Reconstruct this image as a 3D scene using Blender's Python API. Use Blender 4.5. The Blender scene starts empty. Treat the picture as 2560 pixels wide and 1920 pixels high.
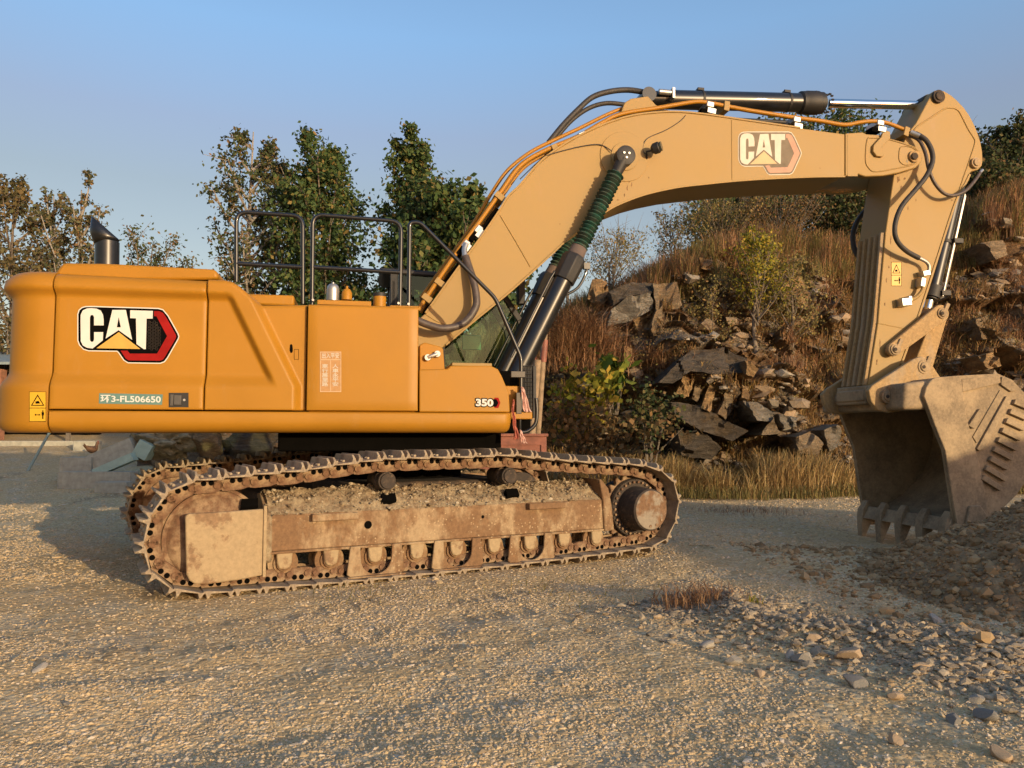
import bpy, math, random
import numpy as np
from mathutils import Vector, Matrix

# ---------------------------------------------------------------- camera, sky, sun
F = 1950.0; PITCH = math.atan(125/1950.0); H = 1.29
SUNH = (0.63, -0.777); SUN_EL = math.radians(8.0)
sc = bpy.context.scene
cam_d = bpy.data.cameras.new('camera'); cam = bpy.data.objects.new('camera', cam_d)
sc.collection.objects.link(cam); sc.camera = cam
cam.location = (0, 0, H); cam.rotation_euler = (math.pi/2 + PITCH, 0, 0)
cam_d.sensor_width = 36; cam_d.lens = 36*F/2560; cam_d.clip_end = 3000; cam_d.clip_start = 0.05
w = bpy.data.worlds.new('World'); sc.world = w; w.use_nodes = True
nt = w.node_tree; bg = nt.nodes['Background']
sky = nt.nodes.new('ShaderNodeTexSky'); sky.sky_type = 'NISHITA'; sky.sun_disc = False
sky.sun_elevation = SUN_EL; sky.sun_rotation = math.atan2(SUNH[0], SUNH[1])
sky.air_density = 1.0; sky.dust_density = 1.0; sky.ozone_density = 2.4
# hazy lower air: the clear-sky colour is greyed towards the horizon
tcw = nt.nodes.new('ShaderNodeTexCoord'); sxyz = nt.nodes.new('ShaderNodeSeparateXYZ'); nt.links.new(tcw.outputs['Generated'], sxyz.inputs[0])
hz_ = nt.nodes.new('ShaderNodeValToRGB'); e_ = hz_.color_ramp.elements; nt.links.new(sxyz.outputs['Z'], hz_.inputs[0])
e_[0].position, e_[0].color = 0.0, (.75, .51, .39, 1); e_[1].position, e_[1].color = 1.0, (.98, .98, 1.0, 1)
for p_, c_ in ((.29, (.887, .61, .48, 1)), (.36, (.98, .69, .61, 1)), (.46, (1.0, .93, .90, 1))):
    q_ = e_.new(p_); q_.color = c_
mx_ = nt.nodes.new('ShaderNodeMix'); mx_.data_type = 'RGBA'; mx_.blend_type = 'MULTIPLY'; mx_.inputs[0].default_value = 1
nt.links.new(sky.outputs[0], mx_.inputs[6]); nt.links.new(hz_.outputs[0], mx_.inputs[7]); mr_ = nt.nodes.new('ShaderNodeMapRange'); nt.links.new(sxyz.outputs['X'], mr_.inputs['Value']); mr_.inputs['From Min'].default_value = -.55; mr_.inputs['From Max'].default_value = .55; mr_.inputs['To Min'].default_value = .90; mr_.inputs['To Max'].default_value = 1.16
vs_ = nt.nodes.new('ShaderNodeVectorMath'); vs_.operation = 'SCALE'; nt.links.new(mx_.outputs[2], vs_.inputs[0]); nt.links.new(mr_.outputs[0], vs_.inputs['Scale']); nt.links.new(vs_.outputs[0], bg.inputs[0]); bg.inputs[1].default_value = 0.15
sd = bpy.data.lights.new('sun', 'SUN'); sun = bpy.data.objects.new('sun', sd); sc.collection.objects.link(sun)
sd.energy = 2.05; sd.angle = math.radians(0.53); sd.color = (0.93, 0.735, 0.45)
n_ = math.hypot(*SUNH)
sv = Vector((SUNH[0]/n_*math.cos(SUN_EL), SUNH[1]/n_*math.cos(SUN_EL), math.sin(SUN_EL)))
sun.rotation_euler = sv.to_track_quat('Z', 'Y').to_euler(); sun.location = (20, -20, 10)
sc.view_settings.view_transform = 'Standard'; sc.view_settings.look = 'None'
sc.view_settings.exposure = 1.26; sc.view_settings.gamma = 1
sc.cycles.max_bounces = 6; sc.cycles.transparent_max_bounces = 12

# ---------------------------------------------------------------- helpers
random.seed(7); rng = np.random.default_rng(11)
CX, CY = -1.30, 8.88; TU = math.radians(11.0); TT = math.radians(28.5)
def ray(px, py):
    x = (px-1280)/F; y = -(py-960)/F
    return (x, math.cos(PITCH)-y*math.sin(PITCH), math.sin(PITCH)+y*math.cos(PITCH))
def hit(px, py, v, th):                      # photo pixel -> (along, height) on the machine's upright plane v
    d = ray(px, py); n = (-math.sin(th), math.cos(th))
    t = (v + n[0]*CX + n[1]*CY)/(n[0]*d[0]+n[1]*d[1])
    X, Y, Z = d[0]*t, d[1]*t, H+d[2]*t
    return ((X-CX)*math.cos(th)+(Y-CY)*math.sin(th), Z)
def S(px, py, v): return hit(px, py, v, TU)
def T(px, py, v): return hit(px, py, v, TT)
def SL(pts, v): return [S(p[0], p[1], v) for p in pts]
def FU(u, v, z): return (u*math.cos(TU)-v*math.sin(TU), u*math.sin(TU)+v*math.cos(TU), z)
def FT(u, v, z): return (u*math.cos(TT)-v*math.sin(TT), u*math.sin(TT)+v*math.cos(TT), z)
def FI(x, y, z): return (x, y, z)
def GR(px, py, z=0.0):
    d = ray(px, py); t = (z-H)/d[2]; return (d[0]*t, d[1]*t)
def AT(px, Y): return (px-1280)/F*Y*1.0/ (math.cos(PITCH))*math.cos(PITCH)
def ZAT(py, Y):
    d = ray(1280, py); return H + d[2]/d[1]*Y

def cr(pts, k=6, closed=False):              # Catmull-Rom through the points
    P = [Vector(p) for p in pts]; n = len(P); out = []
    rngi = range(n if closed else n-1)
    for i in rngi:
        if closed: a, b, c, d = P[(i-1) % n], P[i], P[(i+1) % n], P[(i+2) % n]
        else: a, b, c, d = P[max(i-1, 0)], P[i], P[i+1], P[min(i+2, n-1)]
        for j in range(k):
            t = j/k
            out.append(0.5*((2*b)+(c-a)*t+(2*a-5*b+4*c-d)*t*t+(3*b-a-3*c+d)*t**3))
    if not closed: out.append(P[-1])
    return out

class MB:
    def __init__(s, fr=FI): s.v = []; s.f = []; s.fr = fr
    def add(s, vs, fs):
        b = len(s.v); s.v += [s.fr(*p) for p in vs]; s.f += [tuple(b+i for i in f) for f in fs]; return s
    def box(s, x0, x1, y0, y1, z0, z1):
        vs = [(x, y, z) for z in (z0, z1) for y in (y0, y1) for x in (x0, x1)]
        return s.add(vs, [(0,2,3,1),(4,5,7,6),(0,1,5,4),(2,6,7,3),(0,4,6,2),(1,3,7,5)])
    def prism(s, poly, v0, v1):              # poly of (u,z), extruded across v
        n = len(poly)
        vs = [(p[0], v0, p[1]) for p in poly]+[(p[0], v1, p[1]) for p in poly]
        fs = [tuple(range(n)), tuple(range(2*n-1, n-1, -1))]
        fs += [(i, i+n, (i+1) % n+n, (i+1) % n) for i in range(n)]
        return s.add(vs, fs)
    def zprism(s, poly, z0, z1):             # plan outline (x,y) extruded up
        n = len(poly)
        vs = [(p[0], p[1], z0) for p in poly]+[(p[0], p[1], z1) for p in poly]
        fs = [tuple(range(n)), tuple(range(2*n-1, n-1, -1))]
        fs += [(i, i+n, (i+1) % n+n, (i+1) % n) for i in range(n)]
        return s.add(vs, fs)
    def tube(s, path, r, n=10, caps=True, closed=False):
        P = [Vector(p) for p in path]; m = len(P)
        R = r if hasattr(r, '__len__') else [r]*m
        t0 = (P[1]-P[0]).normalized(); a = Vector((0, 0, 1))
        if abs(t0.dot(a)) > .9: a = Vector((0, 1, 0))
        nrm = t0.cross(a).normalized(); vs = []; fs = []
        for i in range(m):
            if closed: t = (P[(i+1) % m]-P[i-1]).normalized()
            else: t = (P[min(i+1, m-1)]-P[max(i-1, 0)]).normalized()
            nrm = (nrm-t*nrm.dot(t)).normalized(); bn = t.cross(nrm)
            for k in range(n):
                an = 2*math.pi*k/n
                vs.append(tuple(P[i]+(nrm*math.cos(an)+bn*math.sin(an))*R[i]))
        for i in range(m if closed else m-1):
            for k in range(n):
                j = (i+1) % m
                fs.append((i*n+k, i*n+(k+1) % n, j*n+(k+1) % n, j*n+k))
        if caps and not closed: fs += [tuple(range(n-1, -1, -1)), tuple(range((m-1)*n, m*n))]
        return s.add(vs, fs)
    def lathe(s, p0, p1, prof, n=28):        # prof of (distance along the axis, radius)
        a = Vector(p0); d = (Vector(p1)-a).normalized()
        path = [a+d*q[0] for q in prof]; up = Vector((0, 0, 1))
        if abs(d.dot(up)) > .9: up = Vector((0, 1, 0))
        x = d.cross(up).normalized(); y = d.cross(x); vs = []; fs = []
        for c, q in zip(path, prof):
            for k in range(n):
                an = 2*math.pi*k/n; vs.append(tuple(c+(x*math.cos(an)+y*math.sin(an))*q[1]))
        m = len(prof)
        for i in range(m-1):
            for k in range(n): fs.append((i*n+k, i*n+(k+1) % n, (i+1)*n+(k+1) % n, (i+1)*n+k))
        fs += [tuple(range(n-1, -1, -1)), tuple(range((m-1)*n, m*n))]
        return s.add(vs, fs)
    def cyl(s, p0, p1, r, n=24): 
        L = (Vector(p1)-Vector(p0)).length
        return s.lathe(p0, p1, [(0, r), (L, r)], n)
    def build(s, name, mat, parent=None, bevel=0, smooth=40, seg=2):
        me = bpy.data.meshes.new(name); me.from_pydata(s.v, [], s.f); me.validate()
        return finish(name, me, mat, parent, bevel, smooth, seg)

def fixn(me):
    import bmesh
    bm = bmesh.new(); bm.from_mesh(me); bmesh.ops.recalc_face_normals(bm, faces=bm.faces); bm.to_mesh(me); bm.free()
def finish(name, me, mat, parent=None, bevel=0, smooth=40, seg=2):
    if len(me.polygons) < 60000 and smooth != -1: fixn(me)
    if smooth and smooth > 0:
        me.polygons.foreach_set('use_smooth', [True]*len(me.polygons)); me.set_sharp_from_angle(angle=math.radians(smooth))
    o = bpy.data.objects.new(name, me); sc.collection.objects.link(o)
    if mat: me.materials.append(mat)
    if parent: o.parent = parent
    if bevel:
        b = o.modifiers.new('b', 'BEVEL'); b.width = bevel; b.segments = seg; b.limit_method = 'ANGLE'; b.angle_limit = math.radians(35); b.harden_normals = False
    return o
def tag(o, label=None, cat=None, group=None, kind=None):
    if label: o['label'] = label
    if cat: o['category'] = cat
    if group: o['group'] = group
    if kind: o['kind'] = kind
    return o
def empty(name, loc, label=None, cat=None, group=None):
    o = bpy.data.objects.new(name, None); sc.collection.objects.link(o); o.location = loc; o.empty_display_size = .1
    return tag(o, label, cat, group)
def npmesh(name, V, Fa, mat, parent=None, smooth=False):
    me = bpy.data.meshes.new(name); V = np.asarray(V, dtype=np.float32); Fa = np.asarray(Fa, dtype=np.int32)
    k = Fa.shape[1]; me.vertices.add(len(V)); me.vertices.foreach_set('co', V.ravel())
    me.loops.add(Fa.size); me.loops.foreach_set('vertex_index', Fa.ravel())
    me.polygons.add(len(Fa)); me.polygons.foreach_set('loop_start', np.arange(0, Fa.size, k, dtype=np.int32))
    me.polygons.foreach_set('loop_total', np.full(len(Fa), k, dtype=np.int32))
    me.update(calc_edges=True)
    me.polygons.foreach_set('use_smooth', np.full(len(Fa), bool(smooth)))
    o = bpy.data.objects.new(name, me); sc.collection.objects.link(o); me.materials.append(mat)
    if parent: o.parent = parent
    return o
# numpy noise
_perm = np.random.default_rng(3).random((256, 256))
def vnoise(x, y):
    xi = np.floor(x).astype(int); yi = np.floor(y).astype(int); fx = x-xi; fy = y-yi
    fx = fx*fx*(3-2*fx); fy = fy*fy*(3-2*fy)
    g = lambda a, b: _perm[a & 255, b & 255]
    return (g(xi, yi)*(1-fx)+g(xi+1, yi)*fx)*(1-fy)+(g(xi, yi+1)*(1-fx)+g(xi+1, yi+1)*fx)*fy
def fbm(x, y, o=4, g=.5):
    s = 0; a = 1; t = 0
    for i in range(o):
        s = s+a*vnoise(x*2**i+17.3*i, y*2**i+9.1*i); t += a; a *= g
    return s/t

# ---------------------------------------------------------------- materials
def mat_new(name):
    m = bpy.data.materials.new(name); m.use_nodes = True
    return m, m.node_tree, m.node_tree.nodes['Principled BSDF']
def c4(c): return (c[0], c[1], c[2], 1)
def ramp(nt, stops, fac, interp='LINEAR'):
    r = nt.nodes.new('ShaderNodeValToRGB'); e = r.color_ramp.elements; r.color_ramp.interpolation = interp
    e[0].position, e[0].color = stops[0][0], c4(stops[0][1]); e[1].position, e[1].color = stops[-1][0], c4(stops[-1][1])
    for p, c in stops[1:-1]:
        q = e.new(p); q.color = c4(c)
    nt.links.new(fac, r.inputs[0]); return r.outputs[0]
def noise(nt, scale, detail=4, rough=.55, vec=None, st=None):
    n = nt.nodes.new('ShaderNodeTexNoise'); n.inputs['Scale'].default_value = scale; n.inputs['Detail'].default_value = detail; n.inputs['Roughness'].default_value = rough
    if vec is None:
        tc = nt.nodes.new('ShaderNodeTexCoord'); vec = tc.outputs['Object']
    if st:
        mp = nt.nodes.new('ShaderNodeMapping'); mp.inputs['Scale'].default_value = st; nt.links.new(vec, mp.inputs[0]); vec = mp.outputs[0]
    nt.links.new(vec, n.inputs['Vector']); return n.outputs['Fac']
def mix(nt, fac, a, b):
    m = nt.nodes.new('ShaderNodeMix'); m.data_type = 'RGBA'
    if isinstance(fac, (int, float)): m.inputs[0].default_value = fac
    else: nt.links.new(fac, m.inputs[0])
    for i, c in ((6, a), (7, b)):
        if isinstance(c, (tuple, list)): m.inputs[i].default_value = c4(c)
        else: nt.links.new(c, m.inputs[i])
    return m.outputs[2]
def step(nt, val, lo, hi):
    m = nt.nodes.new('ShaderNodeMapRange'); m.interpolation_type = 'SMOOTHSTEP'
    m.inputs['From Min'].default_value = lo; m.inputs['From Max'].default_value = hi; nt.links.new(val, m.inputs['Value']); return m.outputs[0]
def bump(nt, b, h, strength, dist):
    n = nt.nodes.new('ShaderNodeBump'); n.inputs['Strength'].default_value = strength; n.inputs['Distance'].default_value = dist
    nt.links.new(h, n.inputs['Height']); nt.links.new(n.outputs[0], b.inputs['Normal'])
def simple(name, col, rough=.5, metal=0, var=.12, sc_=8, bs=0, bd=.002, coat=0):
    m, nt, b = mat_new(name)
    n = noise(nt, sc_, 5)
    lo = tuple(c*(1-var) for c in col); hi = tuple(min(1, c*(1+var)) for c in col)
    nt.links.new(ramp(nt, [(.3, lo), (.7, hi)], n), b.inputs['Base Color'])
    b.inputs['Roughness'].default_value = rough; b.inputs['Metallic'].default_value = metal; b.inputs['Coat Weight'].default_value = coat
    if bs: bump(nt, b, noise(nt, sc_*6, 6), bs, bd)
    return m
def nospec(m):
    m.node_tree.nodes['Principled BSDF'].inputs['Specular IOR Level'].default_value = .03; return m
def paint(name, col, dirt=(.36, .22, .11), amt=.25, rough=.42):
    m, nt, b = mat_new(name)
    n1 = noise(nt, 1.6, 6, .6); n2 = noise(nt, 22, 5, .65); n3 = noise(nt, 7, 7, .7, st=(1, 1, .25))
    base = ramp(nt, [(.3, tuple(c*.93 for c in col)), (.7, tuple(min(1, c*1.05) for c in col))], n1)
    d1 = step(nt, n3, .56, .78)
    mm = nt.nodes.new('ShaderNodeMath'); mm.operation = 'MULTIPLY'; nt.links.new(d1, mm.inputs[0]); mm.inputs[1].default_value = amt
    c = mix(nt, mm.outputs[0], base, dirt)
    d2 = step(nt, n2, .70, .76)
    m2 = nt.nodes.new('ShaderNodeMath'); m2.operation = 'MULTIPLY'; nt.links.new(d2, m2.inputs[0]); m2.inputs[1].default_value = amt*.8
    nt.links.new(mix(nt, m2.outputs[0], c, dirt), b.inputs['Base Color'])
    r = nt.nodes.new('ShaderNodeMapRange'); r.inputs['To Min'].default_value = rough-.08; r.inputs['To Max'].default_value = rough+.22
    nt.links.new(n1, r.inputs['Value']); nt.links.new(r.outputs[0], b.inputs['Roughness'])
    b.inputs['Specular IOR Level'].default_value = .32
    bump(nt, b, noise(nt, 90, 3), .08, .002)
    return m
def muddy(name, base, mud, lo=.42, hi=.56, scale=3, spl=True, bs=.6, st=None, bd=.012):
    m, nt, b = mat_new(name)
    n1 = noise(nt, scale, 9, .68, st=st); n2 = noise(nt, 30, 6, .7); n3 = noise(nt, 1.3, 3)
    bb = ramp(nt, [(.3, tuple(c*.6 for c in base)), (.6, base), (.75, tuple(min(1, c*1.35) for c in base))], n2)
    md = ramp(nt, [(.3, tuple(c*.8 for c in mud)), (.7, tuple(min(1, c*1.15) for c in mud))], n2)
    c = mix(nt, step(nt, n1, lo, hi), bb, md)
    if spl:
        v = nt.nodes.new('ShaderNodeTexVoronoi'); v.inputs['Scale'].default_value = 26
        tc = nt.nodes.new('ShaderNodeTexCoord'); nt.links.new(tc.outputs['Object'], v.inputs['Vector'])
        mm = nt.nodes.new('ShaderNodeMath'); mm.operation = 'LESS_THAN'; nt.links.new(v.outputs['Distance'], mm.inputs[0]); mm.inputs[1].default_value = .2
        m3 = nt.nodes.new('ShaderNodeMath'); m3.operation = 'MULTIPLY'; nt.links.new(mm.outputs[0], m3.inputs[0]); nt.links.new(step(nt, n3, .5, .6), m3.inputs[1])
        c = mix(nt, m3.outputs[0], c, tuple(min(1, q*1.15) for q in mud))
    nt.links.new(c, b.inputs['Base Color']); b.inputs['Roughness'].default_value = .85
    bump(nt, b, n1, bs, bd)
    return m
def island(name, stops, rough=.8, trans=0, metal=0, bs=0, sheen=0):
    m, nt, b = mat_new(name); g = nt.nodes.new('ShaderNodeNewGeometry')
    col = ramp(nt, stops, g.outputs['Random Per Island'])
    nz = noise(nt, 25, 4); col2 = mix(nt, .35, col, ramp(nt, [(.3, tuple(c*.65 for c in stops[0][1])), (.7, stops[-1][1])], nz)) if bs else col
    nt.links.new(col2, b.inputs['Base Color']); b.inputs['Roughness'].default_value = rough
    b.inputs['Specular IOR Level'].default_value = .25
    if trans:
        t = nt.nodes.new('ShaderNodeBsdfTranslucent'); nt.links.new(col, t.inputs['Color'])
        x = nt.nodes.new('ShaderNodeMixShader'); x.inputs[0].default_value = trans
        nt.links.new(b.outputs[0], x.inputs[1]); nt.links.new(t.outputs[0], x.inputs[2]); nt.links.new(x.outputs[0], nt.nodes['Material Output'].inputs[0])
    if bs: bump(nt, b, noise(nt, 60, 5), bs, .01)
    return m
M = {}
M['yellow'] = paint('paint_yellow', (.37, .165, .011), amt=.24)
M['tan'] = paint('paint_faded', (.33, .212, .074), amt=.42, rough=.5)
M['tan_dirty'] = muddy('paint_muddy', (.42, .27, .12), (.36, .26, .155), .48, .62, 4, spl=False, bs=.25, st=(1, 1, .3), bd=.005)
M['black'] = simple('black_paint', (.010, .010, .011), .34, var=.3, coat=.3)
M['blackm'] = simple('black_matt', (.018, .016, .015), .6, var=.3)
M['dark'] = simple('dark_part_shade', (.004, .0035, .003), 1.0)  # dark parts; shade of belly, openings and shed interior put into near-black
M['rubber'] = simple('hose_rubber', (.035, .03, .027), .62, var=.3, sc_=20, bs=.3)
M['spiral'] = simple('hose_spiral', (.075, .055, .045), .5, var=.3, sc_=20, bs=.3)
M['chrome'] = simple('chrome', (.75, .74, .72), .12, 1, var=.04)
M['zinc'] = simple('zinc', (.48, .46, .43), .42, .8, var=.1)
M['green'] = muddy('bellows_green', (.008, .065, .042), (.035, .05, .035), .42, .60, 9, spl=False, bs=.2)
M['frame'] = muddy('frame_mud', (.215, .115, .052), (.36, .25, .14), .46, .64, 3.6, st=(1, 1, .55))
M['guard'] = muddy('guard_mud', (.26, .155, .08), (.36, .255, .14), .40, .47, 2.6, spl=False, bs=.25)
M['caked'] = muddy('caked_mud', (.25, .165, .09), (.36, .27, .16), .38, .62, 14, bs=1.0, bd=.03)
M['rust'] = muddy('rusty_link', (.16, .078, .038), (.31, .205, .115), .42, .60, 5, spl=False, bs=.5)
M['shoe'] = muddy('shoe_steel', (0.307, 0.227, 0.150), (0.435, 0.334, 0.216), .4, .6, 5, spl=False, bs=.3)
M['hubm'] = muddy('hub_mix', (.20, .105, .05), (.27, .215, .155), .46, .54, 1.7, spl=False, bs=.4)
M['steeldark'] = muddy('dark_steel', (.05, .035, .025), (.16, .10, .06), .5, .7, 6, bs=.4)
M['bucket'] = muddy('bucket_clay', (0.275, 0.196, 0.115), (0.385, 0.273, 0.156), .38, .62, 2.4, spl=False, bs=.45)
M['white'] = simple('white_print', (.62, .60, .56), .5, var=.04)
M['red'] = simple('red_print', (.27, .013, .012), .6, var=.15)
M['blackp'] = simple('black_print', (.004, .0035, .0035), .9)
M['gold'] = simple('gold_print', (.55, .32, .06), .4, var=.1)
M['white_f'] = simple('white_faded', (.50, .455, .38), .5, var=.1)
M['red_f'] = simple('red_faded', (.36, .17, .10), .5, var=.15)
M['black_f'] = simple('black_faded', (.20, .165, .125), .6, var=.15)
M['gold_f'] = simple('gold_faded', (.46, .31, .14), .5, var=.1)
M['sticker'] = simple('sticker_yellow', (.58, .33, .012), .45, var=.05)
M['teal'] = simple('plate_teal', (.10, .20, .18), .5, var=.08)
M['ghost'] = simple('ghost_print', (.50, .34, .20), .5, var=.1, sc_=30)
M['ghost2'] = simple('ghost_ground', (.40, .205, .07), .5, var=.12, sc_=30)
M['pink'] = simple('pink_cloth', (.55, .33, .27), .9, var=.2, sc_=14, bs=.4)
M['redcloth'] = simple('red_cloth', (.42, .12, .08), .9, var=.25, sc_=14, bs=.4)
M['lens'] = simple('lamp_lens', (.05, .06, .05), .15)
for k_ in ('blackp', 'dark', 'black_f', 'red', 'white'): nospec(M[k_])
def glass():
    m, nt, b = mat_new('cab_glass')
    g = nt.nodes.new('ShaderNodeBsdfGlossy'); g.inputs['Roughness'].default_value = .02; g.inputs['Color'].default_value = (.75, .85, .75, 1)
    t = nt.nodes.new('ShaderNodeBsdfTransparent'); t.inputs['Color'].default_value = (.84, .92, .84, 1)
    f = nt.nodes.new('ShaderNodeFresnel'); f.inputs[0].default_value = 1.38
    x = nt.nodes.new('ShaderNodeMixShader'); nt.links.new(f.outputs[0], x.inputs[0]); nt.links.new(t.outputs[0], x.inputs[1]); nt.links.new(g.outputs[0], x.inputs[2])
    nt.links.new(x.outputs[0], nt.nodes['Material Output'].inputs[0]); return m
M['glass'] = glass()

# ================================================================ EXCAVATOR
EX = empty('excavator', (CX, CY, 0), 'large yellow crawler excavator with tan boom, parked side-on on the gravel with its bucket down', 'excavator')
def text_mesh(body, offset=0.0, res=3):
    cu = bpy.data.curves.new('t', 'FONT'); cu.body = body; cu.offset = offset; cu.resolution_u = res
    o = bpy.data.objects.new('t', cu); sc.collection.objects.link(o)
    dg = bpy.context.evaluated_depsgraph_get(); dg.update(); me = o.evaluated_get(dg).to_mesh()
    V = [(v.co.x, v.co.y) for v in me.vertices]; Fs = [tuple(p.vertices) for p in me.polygons]
    o.evaluated_get(dg).to_mesh_clear(); bpy.data.objects.remove(o); bpy.data.curves.remove(cu)
    return V, Fs
def text_on(body, quad, v, name, mat, parent, offset=0, bbox=None):
    # quad: photo corners tl, tr, br, bl on plane v
    V, Fs = text_mesh(body, offset)
    if not V: return None
    x0 = min(p[0] for p in V); x1 = max(p[0] for p in V); y0 = min(p[1] for p in V); y1 = max(p[1] for p in V)
    if bbox: x0, x1, y0, y1 = bbox
    q = [S(p[0], p[1], v) for p in quad]; mb = MB(FU); vs = []
    for x, y in V:
        a = (x-x0)/(x1-x0); b = (y1-y)/(y1-y0)
        top = [q[0][i]*(1-a)+q[1][i]*a for i in (0, 1)]; bot = [q[3][i]*(1-a)+q[2][i]*a for i in (0, 1)]
        vs.append((top[0]*(1-b)+bot[0]*b, v, top[1]*(1-b)+bot[1]*b))
    mb.add(vs, Fs); return mb.build(name, mat, parent, smooth=0), (x0, x1, y0, y1)
def decal(px, v, name, mat, parent, th=.0015):
    mb = MB(FU); mb.prism(SL(px, v), v, v+th); return mb.build(name, mat, parent, smooth=0)
def rect(x0, y0, x1, y1): return [(x0, y0), (x1, y0), (x1, y1), (x0, y1)]

# ---- upper body side skin -------------------------------------------------
VN = -1.5
uA, _ = S(126, 850, VN); uB, _ = S(513, 850, VN); uC, _ = S(767, 850, VN); uD, _ = S(1047, 900, VN)
zsb = S(640, 1027, VN)[1]; zbot = S(640, 1082, VN)[1]
z_r = S(126, 690, VN)[1]; zl0 = S(126, 714, VN)[1]; zl1 = S(126, 738, VN)[1]; zb0 = S(126, 925, VN)[1]; zb1 = S(126, 968, VN)[1]
zct = S(100, 671, VN)[1]
def ss(a, b, x):
    t = max(0, min(1, (x-a)/(b-a))); return t*t*(3-2*t)
def prof(z):                                  # how far the skin is set in at height z
    o = .05*(ss(zb0+.0, zb0-(zb0-zb1)*0-.0+.0001, z) if False else 1)
    a = ss(zb1, zb0, z); b = 1-ss(zl1, zl0, z)
    return .07*a*b
def rnd(d, R):                                # edge rounding: distance d from the edge
    if d >= R: return 0
    return R-math.sqrt(max(0, R*R-(R-d)**2))
def skin(name, u0, u1, z0, ztop, off, mat, nx=40, nz=60, Rt=.10, edge=.012, back=.06):
    vs = []; fs = []; us = sorted(set([u0, u0+.003, u0+.008, u1-.008, u1-.003, u1]+[u0+(u1-u0)*i/nx for i in range(1, nx)]))
    for u in us:
        zt = ztop(u); zs = sorted(set([z0, z0+.003, z0+.008]+[z0+(zt-z0)*j/nz for j in range(1, nz-6)]+[zt-Rt*k for k in (.6, .4, .25, .15, .08, .03, .0)]))
        zs = [z0, z0+.004]+[z0+.008+(zt-Rt-z0-.008)*j/nz for j in range(nz+1)]+[zt-Rt*(1-math.sin(a*math.pi/16)) for a in range(1, 9)]
        col = [(u, VN+off(u, z)+rnd(zt-z, Rt)+max(rnd(u-u0, edge), rnd(u1-u, edge), rnd(z-z0, edge)), z) for z in zs]
        vs += col
    n = len(zs); m = len(us)
    for i in range(m-1):
        for j in range(n-1): fs.append((i*n+j, i*n+j+1, (i+1)*n+j+1, (i+1)*n+j))
    # turned-in border
    loop = [i*n for i in range(m)]+[(m-1)*n+j for j in range(1, n)]+[i*n+n-1 for i in range(m-2, -1, -1)]+[j for j in range(n-2, 0, -1)]
    b = len(vs)
    for k in loop: vs.append((vs[k][0], vs[k][1]+back, vs[k][2]))
    L = len(loop)
    for k in range(L): fs.append((loop[k], loop[(k+1) % L], b+(k+1) % L, b+k))
    mb = MB(FU); mb.add(vs, fs); return mb.build(name, mat, EX, smooth=50)
gap = .006
z135 = S(135, 678, VN)[1]; z513 = S(513, 697, VN)[1]
skin_top1 = lambda u: z135+(z513-z135)*(u-uA)/(uB-uA)
door1 = skin('engine_door', uA+gap, uB-gap, zsb+gap, skin_top1, lambda u, z: prof(z), M['yellow'], nx=30, Rt=.13)
L1 = [S(571, 746, VN), S(670, 950, VN)]; L2 = [S(646, 760, VN), S(747, 966, VN)]
def xat(L, z):
    (a, za), (b, zb) = L; return a+(b-a)*(z-za)/(zb-za)
tops = SL([(513, 697), (560, 698), (580, 703), (597, 714), (650, 757), (700, 757.5), (767, 758)], VN)
def ptop(u, pts=tops):
    for (a, za), (b, zb) in zip(pts, pts[1:]):
        if u <= b: return za+(zb-za)*max(0, (u-a))/(b-a)
    return pts[-1][1]
def off2(u, z):
    x1 = xat(L1, z); x2 = xat(L2, max(z, L2[1][1]))
    return prof(z)*(1-ss(x1-.02, x1+.06, u)) + .07*ss(x2-.06, x2+.03, u)
door2 = skin('rear_access_door', uB+gap, uC-gap, zsb+gap, ptop, off2, M['yellow'], nx=90, nz=80, Rt=.05)
zt3a = S(770, 760, VN)[1]; zt3b = S(1046, 766, VN)[1]
door3 = skin('tank_door', uC+gap, uD-gap, zsb+gap, lambda u: zt3a+(zt3b-zt3a)*(u-uC)/(uD-uC), lambda u, z: .0, M['yellow'], nx=10, nz=10, Rt=.035)
# counterweight wrapping the tail
CWR = S(9, 900, -1.05)[0]+.42
def cw_plan():
    p = [(uA-gap, VN)]; R = .42; ur = CWR
    for k in range(11):
        a = math.pi/2*k/10; p.append((ur+.02-R*math.sin(a)+.0, VN+R-R*math.cos(a)))
    for k in range(1, 12): 
        v = (VN+R)+(-(VN+R)*2)*k/12; p.append((ur+.02-R-.10*math.sin(math.pi*k/12), v))
    q = [(a, -b) for a, b in reversed(p[:12])]; return p+q
plan = cw_plan(); zz = []
zs = [zbot+.10*(1-math.cos(a*math.pi/12)) for a in range(0, 7)]+[zbot+.10+(zct-.16-zbot-.10)*j/44 for j in range(1, 45)]+[zct-.16+.16*math.sin(a*math.pi/20) for a in range(1, 11)]
vs = []; n = len(zs); m = len(plan)
for i, (u, v) in enumerate(plan):
    a = plan[max(i-1, 0)]; b = plan[min(i+1, m-1)]; d = Vector((b[0]-a[0], b[1]-a[1])).normalized(); nx, ny = d.y, -d.x   # inward
    if nx*(-2.6-u)+ny*(0-v) < 0: nx, ny = -nx, -ny
    for z in zs:
        o = prof(z)+rnd(zct-z, .16)+rnd(z-zbot, .10)
        if i in (0, m-1): o += .012
        vs.append((u+nx*o, v+ny*o, z))
fs = [(i*n+j, i*n+j+1, (i+1)*n+j+1, (i+1)*n+j) for i in range(m-1) for j in range(n-1)]
fs += [tuple(i*n+n-1 for i in range(m)), tuple(i*n for i in range(m))]
fs += [tuple(list(range(n))+[(m-1)*n+j for j in range(n-1, -1, -1)])]
mb = MB(FU); mb.add(vs, fs); cw = mb.build('counterweight', M['yellow'], EX, smooth=50)
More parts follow.
